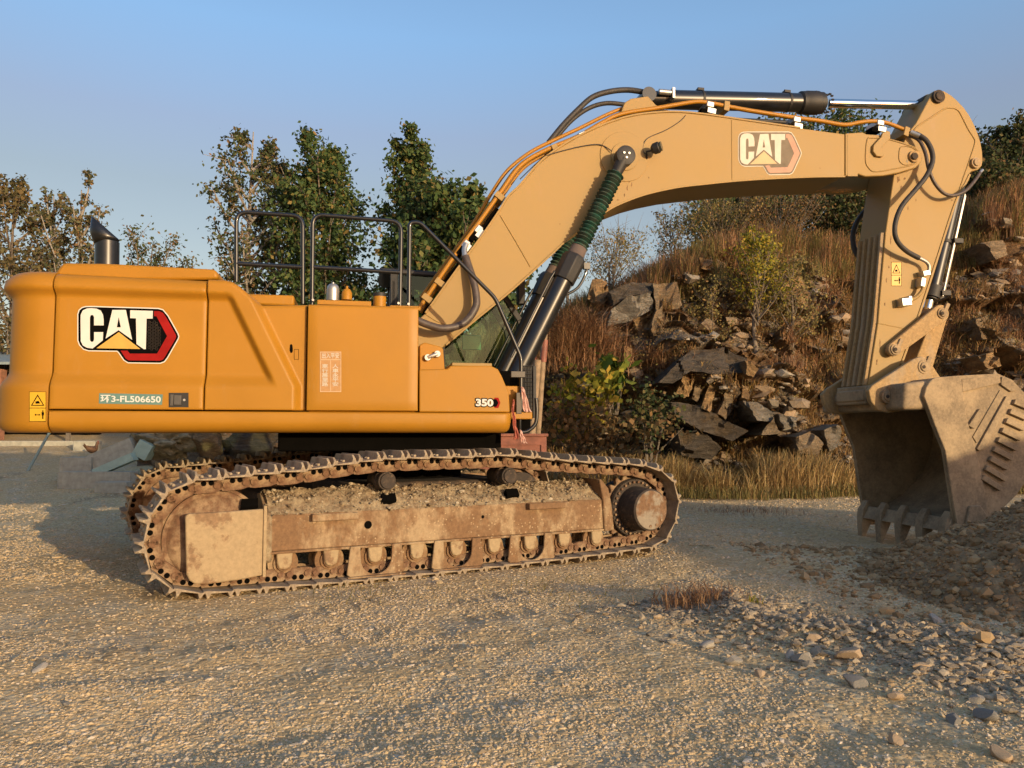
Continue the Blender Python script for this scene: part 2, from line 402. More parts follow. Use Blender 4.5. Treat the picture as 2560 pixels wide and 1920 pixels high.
# tail light
mb = MB(FU); a = S(9, 1012, -1.12); mb.box(CWR-.44, CWR-.36, -1.22, -1.02, a[1]-.07, a[1]+.05); mb.build('tail_light', M['red'], cw, bevel=.01)
# side frame (skirt)
pf = []
for z, o in [(zsb-gap, .02), (zsb-gap-.008, .004), (zsb-gap-.02, 0), (zbot+.10, .0), (zbot+.07, .008), (zbot+.04, .028), (zbot+.015, .06), (zbot, .11)]: pf.append((z, o))
u0s, u1s = uA+gap, S(1281, 1050, VN)[0]
vs = []; us = [u0s, u0s+.006]+[u0s+(u1s-u0s)*i/20 for i in range(1, 20)]+[u1s-.09, u1s-.06, u1s-.03, u1s-.01, u1s]
for u in us:
    for z, o in pf:
        e = rnd(u1s-u, .09)+rnd(u-u0s, .012); vs.append((u, VN+o+e, z+(rnd(u1s-u, .09)*.6 if z < zbot+.09 else 0)))
n = len(pf); m = len(us); vs2 = [(u, .2 if abs(u) < 9 else 0, z) for (u, v, z) in vs]
fs = [(i*n+j, i*n+j+1, (i+1)*n+j+1, (i+1)*n+j) for i in range(m-1) for j in range(n-1)]
b = len(vs); vs += [(u, v+.25, z) for (u, v, z) in vs]
fs += [(b+q[0], b+q[1], b+q[2], b+q[3]) for q in fs]
fs += [(j, j+1, b+j+1, b+j) for j in range(n-1)]+[((m-1)*n+j, (m-1)*n+j+1, b+(m-1)*n+j+1, b+(m-1)*n+j) for j in range(n-1)]
fs += [(i*n, (i+1)*n, b+(i+1)*n, b+i*n) for i in range(m-1)]+[(i*n+n-1, (i+1)*n+n-1, b+(i+1)*n+n-1, b+i*n+n-1) for i in range(m-1)]
mb = MB(FU); mb.add(vs, fs); skirt = mb.build('side_frame', M['yellow'], EX, smooth=50)
mb = MB(FU); mb.box(uA+.02, u1s-.05, VN+.2, 1.42, zbot+.03, zsb-.02); mb.build('deck', M['dark'], EX)
mb = MB(FU); mb.box(uA+.01, u1s-.02, 1.25, 1.49, zbot, zsb-.01); mb.build('side_frame', M['yellow'], EX, bevel=.03)
# inner body mass
ztop1 = skin_top1(uA)-.02
mb = MB(FU); mb.box(uA+.0, uB+.25, VN+.13, 1.40, zsb-.01, S(513, 697, VN)[1]-.03); mb.box(uB+.25, uC+.4, VN+.09, 1.40, zsb-.01, S(700, 757, VN)[1]-.01)
mb.build('engine_bay', M['dark'], EX)
mb = MB(FU); mb.box(uA+.01, uC-.05, 1.40, 1.49, zsb, S(513, 697, VN)[1]-.06); mb.build('far_side_door', M['yellow'], EX, bevel=.03)
mb = MB(FU); mb.box(uC+.02, uD-.02, VN+.055, -.52, zsb-.01, zt3b-.012); mb.build('fuel_tank', M['yellow'], EX, bevel=.02)
# hood
hp = SL([(138, 690), (138, 676), (154, 655), (270, 657), (532, 671), (543, 679), (545, 697), (330, 700)], -1.36)
mb = MB(FU); mb.prism(hp, -1.34, 1.3); mb.build('hood', M['yellow'], EX, bevel=.03, seg=3)
a0 = S(616, 734, -1.25); a1 = S(735, 757, -1.25)
mb = MB(FU); mb.box(a0[0]-.15, a1[0], -1.25, -.3, a1[1]-.03, a0[1]); mb.build('hood_step_cover', M['yellow'], EX, bevel=.02)
# exhaust
def SV(pts, v): return [(*[S(p[0], p[1], v)[0]], v, S(p[0], p[1], v)[1]) for p in pts]
e0 = S(268, 660, -.55); e1 = S(268, 606, -.55); r = (S(298, 630, -.55)[0]-S(239, 630, -.55)[0])/2
mb = MB(FU); mb.cyl((e0[0], -.55, e0[1]-.1), (e1[0], -.55, e1[1]), r, 32)
nn = 32; vs = []                                   # slant-cut mitred cap leaning back
za, zb_ = e1[1], e1[1]
for k in range(nn):
    an = 2*math.pi*k/nn; x = math.cos(an)*r; y = math.sin(an)*r; vs.append((e1[0]+x, -.55+y, e1[1]+x*.30))
tip = S(231, 541, -.55); lowp = S(298, 600, -.55)
for k in range(nn):
    an = 2*math.pi*k/nn; x = math.cos(an); y = math.sin(an)*r*1.02
    tx = (x+1)/2; px_ = tip[0]*(1-tx)+lowp[0]*tx; pz_ = tip[1]*(1-tx)+lowp[1]*tx
    vs.append((px_-.012*math.sin(math.pi*tx)*0, -.55+y, pz_))
vm = []
for k in range(nn):
    a, b = vs[k], vs[k+nn]; t = .45; x = math.cos(2*math.pi*k/nn)
    vm.append((a[0]*(1-t)+b[0]*t-.035*(1-x)/2, a[1]*(1-t)+b[1]*t, a[2]*(1-t)+b[2]*t))
vv = vs[:nn]+vm+vs[nn:]
fs = [(r_*nn+k, r_*nn+(k+1) % nn, (r_+1)*nn+(k+1) % nn, (r_+1)*nn+k) for r_ in (0, 1) for k in range(nn)]
mb.add(vv, fs); ex = mb.build('exhaust_stack', M['black'], EX, smooth=50)
sl = ex.modifiers.new('s', 'SOLIDIFY'); sl.thickness = -.004
# front box with model number
fb = SL([(1048, 924), (1119, 922), (1126, 914), (1227, 914), (1245, 923), (1254, 939), (1272, 981), (1275, 1031), (1048, 1030)], VN)
mb = MB(FU); mb.prism(fb, VN+.0, -.72); fbox = mb.build('front_box', M['yellow'], EX, bevel=.012, seg=3)
a = S(1130, 912, VN+.04); b = S(1230, 912, VN+.04)
mb = MB(FU); mb.box(a[0], b[0], VN+.04, -.8, a[1]-.01, a[1]+.022); mb.build('anti_slip_plate', M['tan'], fbox, bevel=.006)
# front step and platform nose
a = S(1280, 1030, -1.3); b = S(1330, 1048, -1.3)
mb = MB(FU); mb.box(a[0]-.1, b[0], -1.32, -.75, b[1], a[1]); mb.build('front_step', M['yellow'], EX, bevel=.008)
a = S(1276, 965, -1.2); b = S(1300, 1000, -1.2)
mb = MB(FU); mb.box(a[0]-.15, b[0]+.02, -1.2, -.8, b[1]-.12, a[1]); mb.build('step_bracket', M['yellow'], EX, bevel=.006)
# ---- top fittings
def cylp(px, y0, y1, r_px, v, prof_=None):
    a = S(px, y1, v); b = S(px, y0, v); r = (S(px+r_px, y1, v)[0]-a[0]); return a, b, r
a, b, r = cylp(832, 706, 752, 16, -1.1)
mb = MB(FU); mb.lathe((a[0], -1.1, a[1]), (a[0], -1.1, b[1]), [(0, r), ((b[1]-a[1])*.62, r), ((b[1]-a[1])*.63, r*.94), ((b[1]-a[1])*.78, r*.9), ((b[1]-a[1])*.9, r*.55), ((b[1]-a[1])*.91, r*.25), (b[1]-a[1], r*.22)]); mb.build('pre_cleaner', M['zinc'], EX)
a, b, r = cylp(867, 715, 750, 13, -1.15)
mb = MB(FU); hh = b[1]-a[1]; mb.lathe((a[0], -1.15, a[1]), (a[0], -1.15, b[1]), [(0, r), (hh*.5, r), (hh*.75, r*.65), (hh*.8, r*.3), (hh, r*.22)]); mb.build('oil_filter', M['yellow'], EX)
a, b, r = cylp(949, 742, 770, 16, -1.2)
mb = MB(FU); mb.cyl((a[0], -1.2, a[1]), (a[0], -1.2, b[1]), r); fc = mb.build('filler_neck', M['yellow'], EX)
mb = MB(FU); mb.cyl((a[0], -1.2, b[1]), (a[0], -1.2, b[1]+.035), r*1.02); mb.build('filler_cap', M['blackm'], fc)
a = S(793, 749, -1.3); b = S(928, 760, -1.3)
mb = MB(FU); mb.box(a[0], b[0], -1.3, -.9, b[1]-.02, a[1]); mb.build('tank_top_plate', M['yellow'], EX, bevel=.005)
a = S(975, 763, -1.4); b = S(1046, 768, -1.4)
mb = MB(FU); mb.box(a[0], b[0], -1.4, -.6, b[1]-.03, a[1]); mb.build('tank_top_plate', M['yellow'], EX, bevel=.005)
# handrails
def rail(segs, v, name='handrail', r=.021):
    mb = MB(FU)
    for pts, rd in segs:
        P = SV(pts, v) if len(pts[0]) == 2 else [(S(p[0], p[1], p[2])[0], p[2], S(p[0], p[1], p[2])[1]) for p in pts]
        out = [Vector(P[0])]
        for i in range(1, len(P)-1):            # rounded corners
            a, b, c = Vector(P[i-1]), Vector(P[i]), Vector(P[i+1]); R = min(rd, (a-b).length*.45, (c-b).length*.45)
            p = b+(a-b).normalized()*R; q = b+(c-b).normalized()*R
            for k in range(7):
                t = k/6; out.append(p*(1-t)**2+b*2*t*(1-t)+q*t*t)
        out.append(Vector(P[-1])); mb.tube([tuple(x) for x in out], r, 12)
    return mb.build(name, M['black'], EX, smooth=60)
rail([([(591, 705), (591, 529), (757, 540), (757, 760)], .11), ([(591, 659), (757, 668)], 0)], -1.22)
rail([([(780, 762), (782, 536), (1003, 554), (1000, 768)], .11), ([(783, 668), (1002, 681)], 0)], -1.22)
rail([([(1022, 768), (1024, 556), (1050, 556), (1238, 745), (1303, 895), (1302, 1040)], .06)], -1.22)
mb = MB(FU); 
for (x, y) in [(783, 751), (996, 759), (1021, 761)]:
    a = S(x, y, -1.27); mb.cyl((a[0], -1.30, a[1]), (a[0], -1.25, a[1]), .012, 10)
mb.build('rail_bolt', M['zinc'], EX)
# lower front rail bracket, mesh step, hose gland
mb = MB(FU)
mb.tube(cr(SV([(1340, 995), (1342, 1030), (1338, 1060), (1318, 1078), (1300, 1080)], -1.28), 5), .02, 10)
mb.tube(SV([(1300, 975), (1300, 1078)], -1.28), .016, 10)
a = S(1277, 928, -1.24); b = S(1312, 944, -1.24); mb.box(a[0], b[0], -1.26, -1.2, b[1], a[1])
a = S(1288, 982, -1.27); b = S(1301, 1010, -1.27); mb.box(a[0], b[0], -1.33, -1.24, b[1]-.1, a[1])
mb.build('grab_rail', M['black'], EX, smooth=50, bevel=.003)
mb = MB(FU); a = S(1302, 915, -.9); b = S(1332, 1045, -.9)
for k in range(9):
    u = a[0]+(b[0]-a[0])*k/8; mb.tube([(u, -.9, b[1]), (u, -.9, a[1])], .006, 6)
for k in range(14):
    z = b[1]+(a[1]-b[1])*k/13; mb.tube([(a[0], -.91, z), (b[0], -.91, z)], .005, 6)
mb.box(b[0], b[0]+.03, -.93, -.88, b[1], a[1]); mb.build('step_grille', M['blackm'], EX)
# ---- decals on the doors
LA = lambda x, y: (x*.2411, 600+y*.2411)
def offset_poly(P, d):
    n = len(P); A = sum(P[i][0]*P[(i+1) % n][1]-P[(i+1) % n][0]*P[i][1] for i in range(n)); sg = 1 if A > 0 else -1; out = []
    for i in range(n):
        a, b, c = Vector(P[i-1]), Vector(P[i]), Vector(P[(i+1) % n]); e = ((b-a).normalized()+(c-b).normalized()).normalized()
        out.append((b.x+e.y*d*sg, b.y-e.x*d*sg))
    return out
out_ = [(815,880),(815,770),(828,730),(855,708),(890,699),(960,698),(1640,718),(1685,730),(1735,790),(1838,975),(1846,1000),(1838,1025),(1730,1215),(1700,1255),(1660,1270),(1330,1265),(1290,1240),(1235,1160),(1215,1145),(920,1140),(870,1125),(832,1085),(815,1040)]
redp = [(1597,737),(1650,737),(1690,755),(1722,800),(1822,980),(1828,1000),(1822,1020),(1712,1208),(1690,1240),(1655,1252),(1335,1248),(1305,1230),(1250,1147),(1322,1147),(1345,1178),(1628,1178),(1732,997),(1622,790),(1597,790)]
redl = [(1628,1178),(1640,1200),(1760,1000),(1732,997)]
Cp = [(835,830),(837,775),(858,730),(900,710),(950,706),(1000,712),(1045,732),(1068,775),(1075,830),(1075,885),(975,885),(975,800),(968,782),(953,776),(938,784),(932,805),(932,1030),(938,1050),(954,1058),(970,1050),(975,1030),(975,955),(1070,955),(1066,1040),(960,1125),(905,1118),(860,1095),(838,1050)]
Ap = [(1165,725),(1305,725),(1370,1035),(1230,935),(1095,1022)]; Ah = [(1231,800),(1252,905),(1212,905)]
Tp = [(1350,728),(1585,735),(1583,815),(1520,815),(1512,1132),(1490,1132),(1415,1078),(1410,812),(1350,810)]
Yp = [(1232,955),(1455,1130),(1000,1122)]
def logo(f, v, mats, parent):
    def d(P, k, nm, m): decal([f(*p) for p in P], v-.002*k, nm, m, parent)
    d(offset_poly(out_, 14), 1, 'logo_border', mats['w']); d(offset_poly(out_, 3), 2, 'logo_ground', mats['k'])
    d(redp, 3, 'logo_chevron', mats['r'])
    mb = MB(FU)
    for P in (Cp, Ap, Tp): mb.prism(SL([f(*p) for p in P], v-.006), v-.006, v-.005)
    mb.build('logo_letters', mats['w'], parent, smooth=0)
    d(Ah, 4, 'logo_ground', mats['k']); d(Yp, 3, 'logo_triangle', mats['g'])
    if mats['hex']:
        mb = MB(FU)
        for i in range(5):
            for j in range(9):
                cx, cy = 1545+i*27, 850+j*33+(i % 2)*16
                if cx > 1712-abs(cy-997)*.55: continue
                for k in range(6):
                    a0, a1 = math.radians(60*k), math.radians(60*k+60)
                    P = [(cx+15*math.cos(a0), cy+15*math.sin(a0)), (cx+15*math.cos(a1), cy+15*math.sin(a1)), (cx+12*math.cos(a1), cy+12*math.sin(a1)), (cx+12*math.cos(a0), cy+12*math.sin(a0))]
                    mb.prism(SL([f(*p) for p in P], v-.006), v-.006, v-.0055)
        mb.build('logo_mesh_pattern', M['steeldark'], parent, smooth=0)
logo(LA, VN+.07, dict(w=M['white'], k=M['blackp'], r=M['red'], g=M['gold'], hex=True), door1)
# number plate
q = [(248, 983), (407, 986), (405, 1012), (247, 1009)]
decal(q, VN-.002, 'number_plate', M['teal'], door1)
q = [(251, 987), (402, 989), (402, 1008), (251, 1006)]
text_on('环3-FL506650', q, VN-.005, 'plate_number', M['white'], door1, offset=.02)
# latch
decal(rect(422, 982, 471, 1018), VN-.006, 'door_latch', M['blackm'], door1, th=.006)
mb = MB(FU); a = S(436, 988, VN-.01); b = S(453, 1012, VN-.01); mb.box(a[0], b[0], VN-.022, VN-.004, b[1], a[1])
a = S(426, 986, VN-.01); b = S(433, 1014, VN-.01); mb.box(a[0], b[0], VN-.012, VN-.004, b[1], a[1]); mb.build('latch_handle', simple('latch_grey', (.09, .08, .07), .4), door1, bevel=.002)
mb = MB(FU); a = S(461, 1000, VN); mb.cyl((a[0], VN-.01, a[1]), (a[0], VN-.002, a[1]), .011, 14); mb.build('lock_barrel', M['zinc'], door1)
# warning label on the counterweight
def warning(x0, y0, x1, y1, v, parent, slope=0, k=None):
    h = (y1-y0); ym = y0+h*.55
    decal(rect(x0-1, y0-1, x1+1, y1+1), v-.001, 'warning_label_edge', M['blackp'], parent)
    decal(rect(x0, y0, x1, ym-.7), v-.0025, 'warning_label', M['sticker'], parent); decal(rect(x0, ym+.7, x1, y1), v-.0025, 'warning_label', M['sticker'], parent)
    w_ = x1-x0; cx = (x0+x1)/2
    tri = [(cx, y0+h*.08), (x1-w_*.08, ym-h*.08), (x0+w_*.08, ym-h*.08)]
    cxx = cx; cyy = y0+h*.36; tin = [(cxx+(p[0]-cxx)*.78, cyy+(p[1]-cyy)*.76) for p in tri]
    decal(tri, v-.004, 'warning_triangle', M['blackp'], parent); decal(tin, v-.0055, 'warning_triangle', M['sticker'], parent)
    mb = MB(FU)
    for P in ([(cx-w_*.14, ym-h*.22), (cx+w_*.05, ym-h*.25), (cx+w_*.16, ym-h*.16), (cx-w_*.12, ym-h*.15)],
              [(cx-w_*.2, y0+h*.78), (cx-w_*.1, y0+h*.74), (cx-w_*.1, y0+h*.77), (cx+w_*.08, y0+h*.77), (cx+w_*.08, y0+h*.74), (cx+w_*.16, y0+h*.78), (cx+w_*.08, y0+h*.82), (cx+w_*.08, y0+h*.79), (cx-w_*.1, y0+h*.79), (cx-w_*.1, y0+h*.82)],
              [(cx+w_*.25, y0+h*.69), (cx+w_*.40, y0+h*.69), (cx+w_*.40, y0+h*.80), (cx+w_*.36, y0+h*.80), (cx+w_*.36, y0+h*.92), (cx+w_*.29, y0+h*.92), (cx+w_*.29, y0+h*.80), (cx+w_*.25, y0+h*.80)],
              [(cx+w_*.29, y0+h*.63), (cx+w_*.36, y0+h*.63), (cx+w_*.36, y0+h*.68), (cx+w_*.29, y0+h*.68)]):
        mb.prism(SL(P, v-.0065), v-.0065, v-.006)
    mb.build('warning_pictogram', M['blackp'], parent, smooth=0)
warning(74, 980, 114, 1053, VN, cw)
# ghostly couplet sticker
decal(rect(800, 879, 853, 980), VN-.001, 'couplet_sticker', M['ghost2'], door3)
for P in (rect(800, 879, 853, 881), rect(800, 898, 853, 900), rect(800, 978, 853, 980), rect(800, 881, 801.6, 978), rect(851.4, 881, 853, 978), rect(825.6, 900, 827.2, 978)):
    decal(P, VN-.0025, 'couplet_border', M['ghost'], door3)
text_on('出入平安', [(805, 882), (848, 882), (848, 896), (805, 896)], VN-.0035, 'couplet_heading', M['white_f'], door3, offset=.015)
for txt, x0 in (('人車永平安', 831), ('車行萬里路', 805)):
    for k, ch in enumerate(txt):
        y0 = 910+k*11.3; text_on(ch, [(x0, y0), (x0+15, y0), (x0+15, y0+10.4), (x0, y0+10.4)], VN-.0035, 'couplet_character', M['white_f'], door3, offset=.015)
# model number
V0 = VN-.002
decal([(1237, 994), (1246, 994), (1251, 1007), (1246, 1020), (1237, 1020), (1230, 1007)], V0, 'model_chevron', M['red'], fbox)
decal([(1234, 998), (1241, 998), (1246, 1007), (1241, 1017), (1234, 1017)], V0-.0015, 'model_chevron', M['blackp'], fbox)
r_ = text_on('350', [(1187, 994), (1236, 995), (1236, 1019), (1187, 1018)], V0-.003, 'model_number_outline', M['blackp'], fbox, offset=.085)
text_on('350', [(1189.5, 996.5), (1233.5, 997.5), (1233.5, 1016.5), (1189.5, 1015.5)], V0-.0045, 'model_number', M['white'], fbox, offset=.045)
# small slot and tag on the rear access door
vv_ = VN+.07
decal([(725, 862), (728, 860), (731, 862), (732, 870), (732, 878), (730, 882), (726, 882), (724, 876)], vv_-.002, 'door_slot', M['dark'], door2)
for P in (rect(735, 873, 747, 874), rect(735, 898, 747, 899), rect(735, 873, 736, 899), rect(746, 873, 747, 899)): decal(P, vv_-.002, 'tag_outline', M['blackp'], door2)

# ---- cab on the far side --------------------------------------------------
CV = .52
# (parts hang on the machine; the cab frame, panes and roof are its own pieces)
cp = lambda pts: SL(pts, CV)
mb = MB(FU)
roof = cp([(948, 668), (1240, 690), (1240, 702), (960, 683)]); mb.prism(roof, CV, 1.5)
cab_roof = mb.build('cab_roof', M['blackm'], EX, bevel=.02)
mb = MB(FU)
def beam(pts, wd, v0=CV, v1=CV+.06):
    P = cp(pts)
    for a, b in zip(P, P[1:]):
        d = Vector((b[0]-a[0], b[1]-a[1])).normalized()*1; nx, nz = -d.y*wd/2, d.x*wd/2
        mb.prism([(a[0]-nx, a[1]-nz), (b[0]-nx, b[1]-nz), (b[0]+nx, b[1]+nz), (a[0]+nx, a[1]+nz)], v0, v1)
beam([(985, 683), (985, 925)], .09); beam([(1236, 700), (1300, 800), (1330, 930)], .07); beam([(985, 922), (1330, 930)], .07); beam([(1105, 690), (1108, 920)], .05)
for dv in (CV+.92,):
    beam([(985, 683), (985, 925)], .09, dv, dv+.06); beam([(1236, 700), (1300, 800), (1330, 930)], .07, dv, dv+.06)
mb.build('cab_frame', M['blackm'], EX, bevel=.008)
g = cp([(990, 686), (1236, 704), (1297, 802), (1326, 925), (990, 920)])
mb = MB(FU); mb.prism(g, CV+.025, CV+.031); mb.build('cab_window', M['glass'], EX, smooth=0)
mb = MB(FU); mb.prism(g, 1.47, 1.476); mb.build('cab_window', M['glass'], EX, smooth=0)
a = cp([(985, 700), (985, 920)]); mb = MB(FU); mb.box(a[0][0]-.03, a[0][0]+.02, CV, 1.48, 1.5, a[0][1]); mb.box(a[0][0], cp([(1330, 925)])[0][0], CV, 1.48, 1.45, a[1][1]); 
mb.build('cab_wall', M['blackm'], EX, bevel=.01)
# seat inside
a = cp([(1080, 860)])[0]
mb = MB(FU); mb.box(a[0]-.25, a[0]+.3, .8, 1.25, a[1]-.05, a[1]+.1); mb.box(a[0]-.35, a[0]-.2, .8, 1.25, a[1], a[1]+.75); mb.box(a[0]-.2, a[0]+.3, .66, .74, a[1]+.2, a[1]+.28)
mb.build('operator_seat', M['dark'], EX, bevel=.04)
a = cp([(1185, 850)])[0]; mb = MB(FU); mb.box(a[0]-.12, a[0]+.12, .72, .75, a[1]-.1, a[1]+.09); mb.build('cab_reflection_panel', simple('reflection_green', (.06, .22, .13), .2), EX, bevel=.01)  # added green panel standing in for a reflection in the cab glass
# cab mirror
a = cp([(1296, 725)])[0]; mb = MB(FU); mb.box(a[0]-.03, a[0]+.05, .35, .5, a[1]-.2, a[1]+.18); mb.tube([(a[0], .42, a[1]), (a[0]-.2, CV, a[1]+.1)], .012); mb.build('cab_mirror', M['blackm'], EX, bevel=.02)

# ---- boom -----------------------------------------------------------------
BV = -.38
up = [(1050,795),(1064,783),(1155,657),(1205,590),(1247,529),(1270,492),(1300,463),(1347,408),(1395,371),(1445,341),(1500,315),(1553,296),(1600,286),(1650,281),(1698,280),(1770,287),(1879,303),(2000,320),(2112,335)]
lo = [(2112,441),(2030,442),(1915,447),(1830,453),(1752,461),(1700,467),(1644,478),(1600,490),(1553,508),(1515,528),(1440,578),(1400,615),(1346,665),(1272,731),(1190,798),(1114,862),(1085,890),(1050,905),(1010,880),(1015,830)]
bp = SL(up+lo, BV)
mb = MB(FU); mb.prism(bp, BV, -BV); boom = mb.build('boom', M['tan'], EX, bevel=.012)
# top and bottom flange lips standing a little proud of the web
def strip(pts, w_, v, name, mat, parent, lo_=0, th=.012, side=1):
    P = [Vector(S(p[0], p[1], v)) for p in pts]; mb = MB(FU)
    P = [Vector((q.x, 0, q.y)) for q in P]; P = cr([tuple(q) for q in P], 4); A = []; B = []
    for i, p in enumerate(P):
        d = (P[min(i+1, len(P)-1)]-P[max(i-1, 0)]).normalized(); nx, nz = -d.z*side, d.x*side
        A.append((p.x+nx*lo_, p.z+nz*lo_)); B.append((p.x+nx*(lo_+w_), p.z+nz*(lo_+w_)))
    vs = []; fs = []
    for a, b in zip(A, B): vs += [(a[0], v-th, a[1]), (b[0], v-th, b[1]), (b[0], v+.01, b[1]), (a[0], v+.01, a[1])]
    for i in range(len(A)-1):
        for k in range(4): fs.append((i*4+k, i*4+(k+1) % 4, i*4+4+(k+1) % 4, i*4+4+k))
    fs += [(0, 1, 2, 3), tuple(len(vs)-4+k for k in (3, 2, 1, 0))]
    mb.add(vs, fs); return mb.build(name, mat, parent, bevel=.003)
strip(up[1:-1], .022, BV, 'top_flange', M['tan'], boom, side=1, lo_=-.008)
strip(lo[:-4], .022, BV, 'bottom_flange', M['tan'], boom, side=1, lo_=-.008)
mb = MB(FU)
def weld(pts, v=BV, r=.006):
    mb = MB(FU); mb.tube([(S(x, y, v)[0], v-.001, S(x, y, v)[1]) for x, y in pts], r, 6); mb.build('weld_seam', M['tan'], boom, smooth=60)
weld([(1250, 538), (1290, 605), (1326, 668)]); weld([(1829, 300), (1830, 449)]); weld([(2113, 338), (2115, 438)]); 
weld([(1064, 786), (1090, 803), (1113, 812), (1135, 845)], r=.005)
# nose clevis, thicker plate with an outline
nose = [(2112,334),(2155,331),(2165,336),(2200,338),(2225,347),(2262,357),(2284,369),(2299,380),(2304,394),(2300,408),(2288,420),(2245,433),(2207,440),(2162,442),(2145,436),(2112,441)]
mb = MB(FU); P = SL(nose, BV); mb.prism(P, BV-.012, BV+.09); P2 = [(p[0], p[1]) for p in P]; mb.prism(P, -BV-.09, -BV+.01); nosep = mb.build('boom_nose', M['tan'], EX, bevel=.012)
mb = MB(FU); pl = [(2120, 335), (2145, 335), (2145, 440), (2120, 440)]; mb.prism(SL(pl, BV-.02), BV-.0145, BV-.011); mb.build('nose_joint_plate', M['tan'], nosep)
def outline(pts, v, r, name, mat, parent, k=4):
    P = [(S(x, y, v)[0], v, S(x, y, v)[1]) for x, y in pts]; mb = MB(FU); mb.tube([tuple(q) for q in cr(P, k, True)], r, 8, closed=True); return mb.build(name, mat, parent, smooth=60)
outline([(2168,350),(2180,345),(2215,347),(2262,360),(2290,372),(2296,394),(2286,410),(2245,420),(2190,429),(2172,420),(2164,400)], BV-.014, .009, 'doubler_edge', M['tan'], nosep)
outline([(2252,368),(2270,366),(2288,374),(2294,392),(2282,408),(2262,412),(2249,402),(2248,384)], BV-.016, .006, 'doubler_edge', M['tan'], nosep)
def pin(px, py, v0, v1, r, name, mat, parent, washer=True):
    a = S(px, py, v0); mb = MB(FU); mb.lathe((a[0], v0-.03, a[1]), (a[0], v1, a[1]), [(0, r*.55), (.0, r*.62), (.004, r*.68), (.018, r*.7), (.019, r), (.03, r), (v1-v0+.03, r)], 28)
    return mb.build(name, mat, parent, smooth=40)
pin(2286, 391, BV-.03, .42, .075, 'boom_nose_pin', M['tan_dirty'], EX)
mb = MB(FU); a = S(2286, 391, BV-.05); mb.cyl((a[0], BV-.068, a[1]), (a[0], BV-.05, a[1]), .042, 20); mb.build('pin_cap', M['steeldark'], EX)
# lifting hook plate on the nose
hk = [(2203,334),(2215,329),(2222,332),(2222,348),(2208,362),(2200,372),(2200,382),(2208,388),(2203,394),(2188,392),(2179,380),(2180,366),(2192,352),(2200,344)]
mb = MB(FU); mb.prism(SL(hk, BV-.02), BV-.05, BV-.012); mb.build('pipe_bracket', M['tan'], nosep, bevel=.006)
# bosses around the cylinder pin
for rr, th in ((.30, .010), (.17, .022)):
    a = S(1561, 392, BV); mb = MB(FU); mb.cyl((a[0], BV-th, a[1]), (a[0], BV+.02, a[1]), rr, 40); mb.build('pin_boss', M['tan'], boom, bevel=.004)
# foot
mb = MB(FU); ft = SL([(1049, 862), (1062, 856), (1100, 866), (1108, 872), (1112, 926), (1049, 926)], -.62); mb.prism(ft, -.62, -.42); mb.build('boom_foot_bracket', M['yellow'], EX, bevel=.01)
mb = MB(FU); a = S(1068, 895, -.6); b = S(1092, 886, -.6)
mb.tube([(a[0], -.66, a[1]), (b[0], -.66, b[1])], .022, 10); mb.cyl((a[0], -.67, a[1]), (a[0], -.6, a[1]), .035); mb.cyl((b[0], -.67, b[1]), (b[0], -.6, b[1]), .035); mb.build('grease_block', M['zinc'], EX, bevel=.003)
# faded logo on the boom
BA = lambda x, y: (1300+.3617*(1513+(x-815)/1030*428), 160+.3617*(476+((y-.030*(x-815))-698)/572*(296)+(x-815)/1030*0))
logo(BA, BV, dict(w=M['white_f'], k=M['black_f'], r=M['red_f'], g=M['gold_f'], hex=False), boom)
# ---- pipes along the boom back
def tubes(name, mat, parent, items, smooth=60):
    mb = MB(FU)
    for pts, v, r in items:
        P = []
        for q in pts:
            vv = q[2] if len(q) > 2 else v; a = S(q[0], q[1], vv); P.append((a[0], vv, a[1]))
        mb.tube([tuple(x) for x in cr(P, 5)], r, 10)
    return mb.build(name, mat, parent, smooth=smooth)
pa = [(1045,775),(1060,752),(1100,692),(1150,620),(1200,552),(1250,482),(1300,415),(1361,377),(1445,341),(1503,308),(1553,285),(1644,270),(1734,255),(1770,257),(1824,267),(1879,277),(1987,294),(2050,302),(2100,311),(2125,311),(2148,306),(2183,303),(2215,307),(2253,321),(2275,331)]
pb = [(1052,745),(1078,708),(1140,622),(1190,548),(1232,478),(1270,425),(1325,381),(1390,348),(1452,319),(1510,290),(1553,272),(1580,267)]
tubes('boom_pipe', M['yellow'], boom, [(pa, -.30, .026)]); tubes('boom_pipe', M['yellow'], boom, [(pb, -.12, .022)])
pc = [(x+7, y+7) for x, y in pa[:9]]
tubes('boom_pipe', M['yellow'], boom, [(pc, -.18, .020)]); tubes('boom_pipe', M['yellow'], boom, [([(x-3, y+1) for x, y in pa[:-2]], .12, .024)])
def blk(x, y, v0, v1, w_, h_, ang, name, mat, parent, bev=.004):
    a = S(x, y, (v0)); c, s_ = math.cos(ang), math.sin(ang); P = []
    for dx, dz in ((-w_/2, -h_/2), (w_/2, -h_/2), (w_/2, h_/2), (-w_/2, h_/2)): P.append((a[0]+dx*c-dz*s_, a[1]+dx*s_+dz*c))
    mb = MB(FU); mb.prism(P, v0, v1); return mb.build(name, mat, parent, bevel=bev)
for x, y, an in ((1197, 575, .93), (1457, 338, .45), (1777, 262, -.15), (1994, 300, -.12), (2203, 308, -.1), (1165, 612, .93)):
    blk(x, y-2, -.335, -.10, .10, .075, an, 'pipe_clamp', M['zinc'], boom, .012)
    blk(x+3, y+14 if an < .5 else y+8, -.345, -.325, .11, .065, an, 'clamp_plate', M['zinc'], boom, .003)
    blk(x-12, y+16 if an < .5 else y+14, -.33, -.2, .12, .06, an, 'clamp_foot', M['dark'], boom, .003)
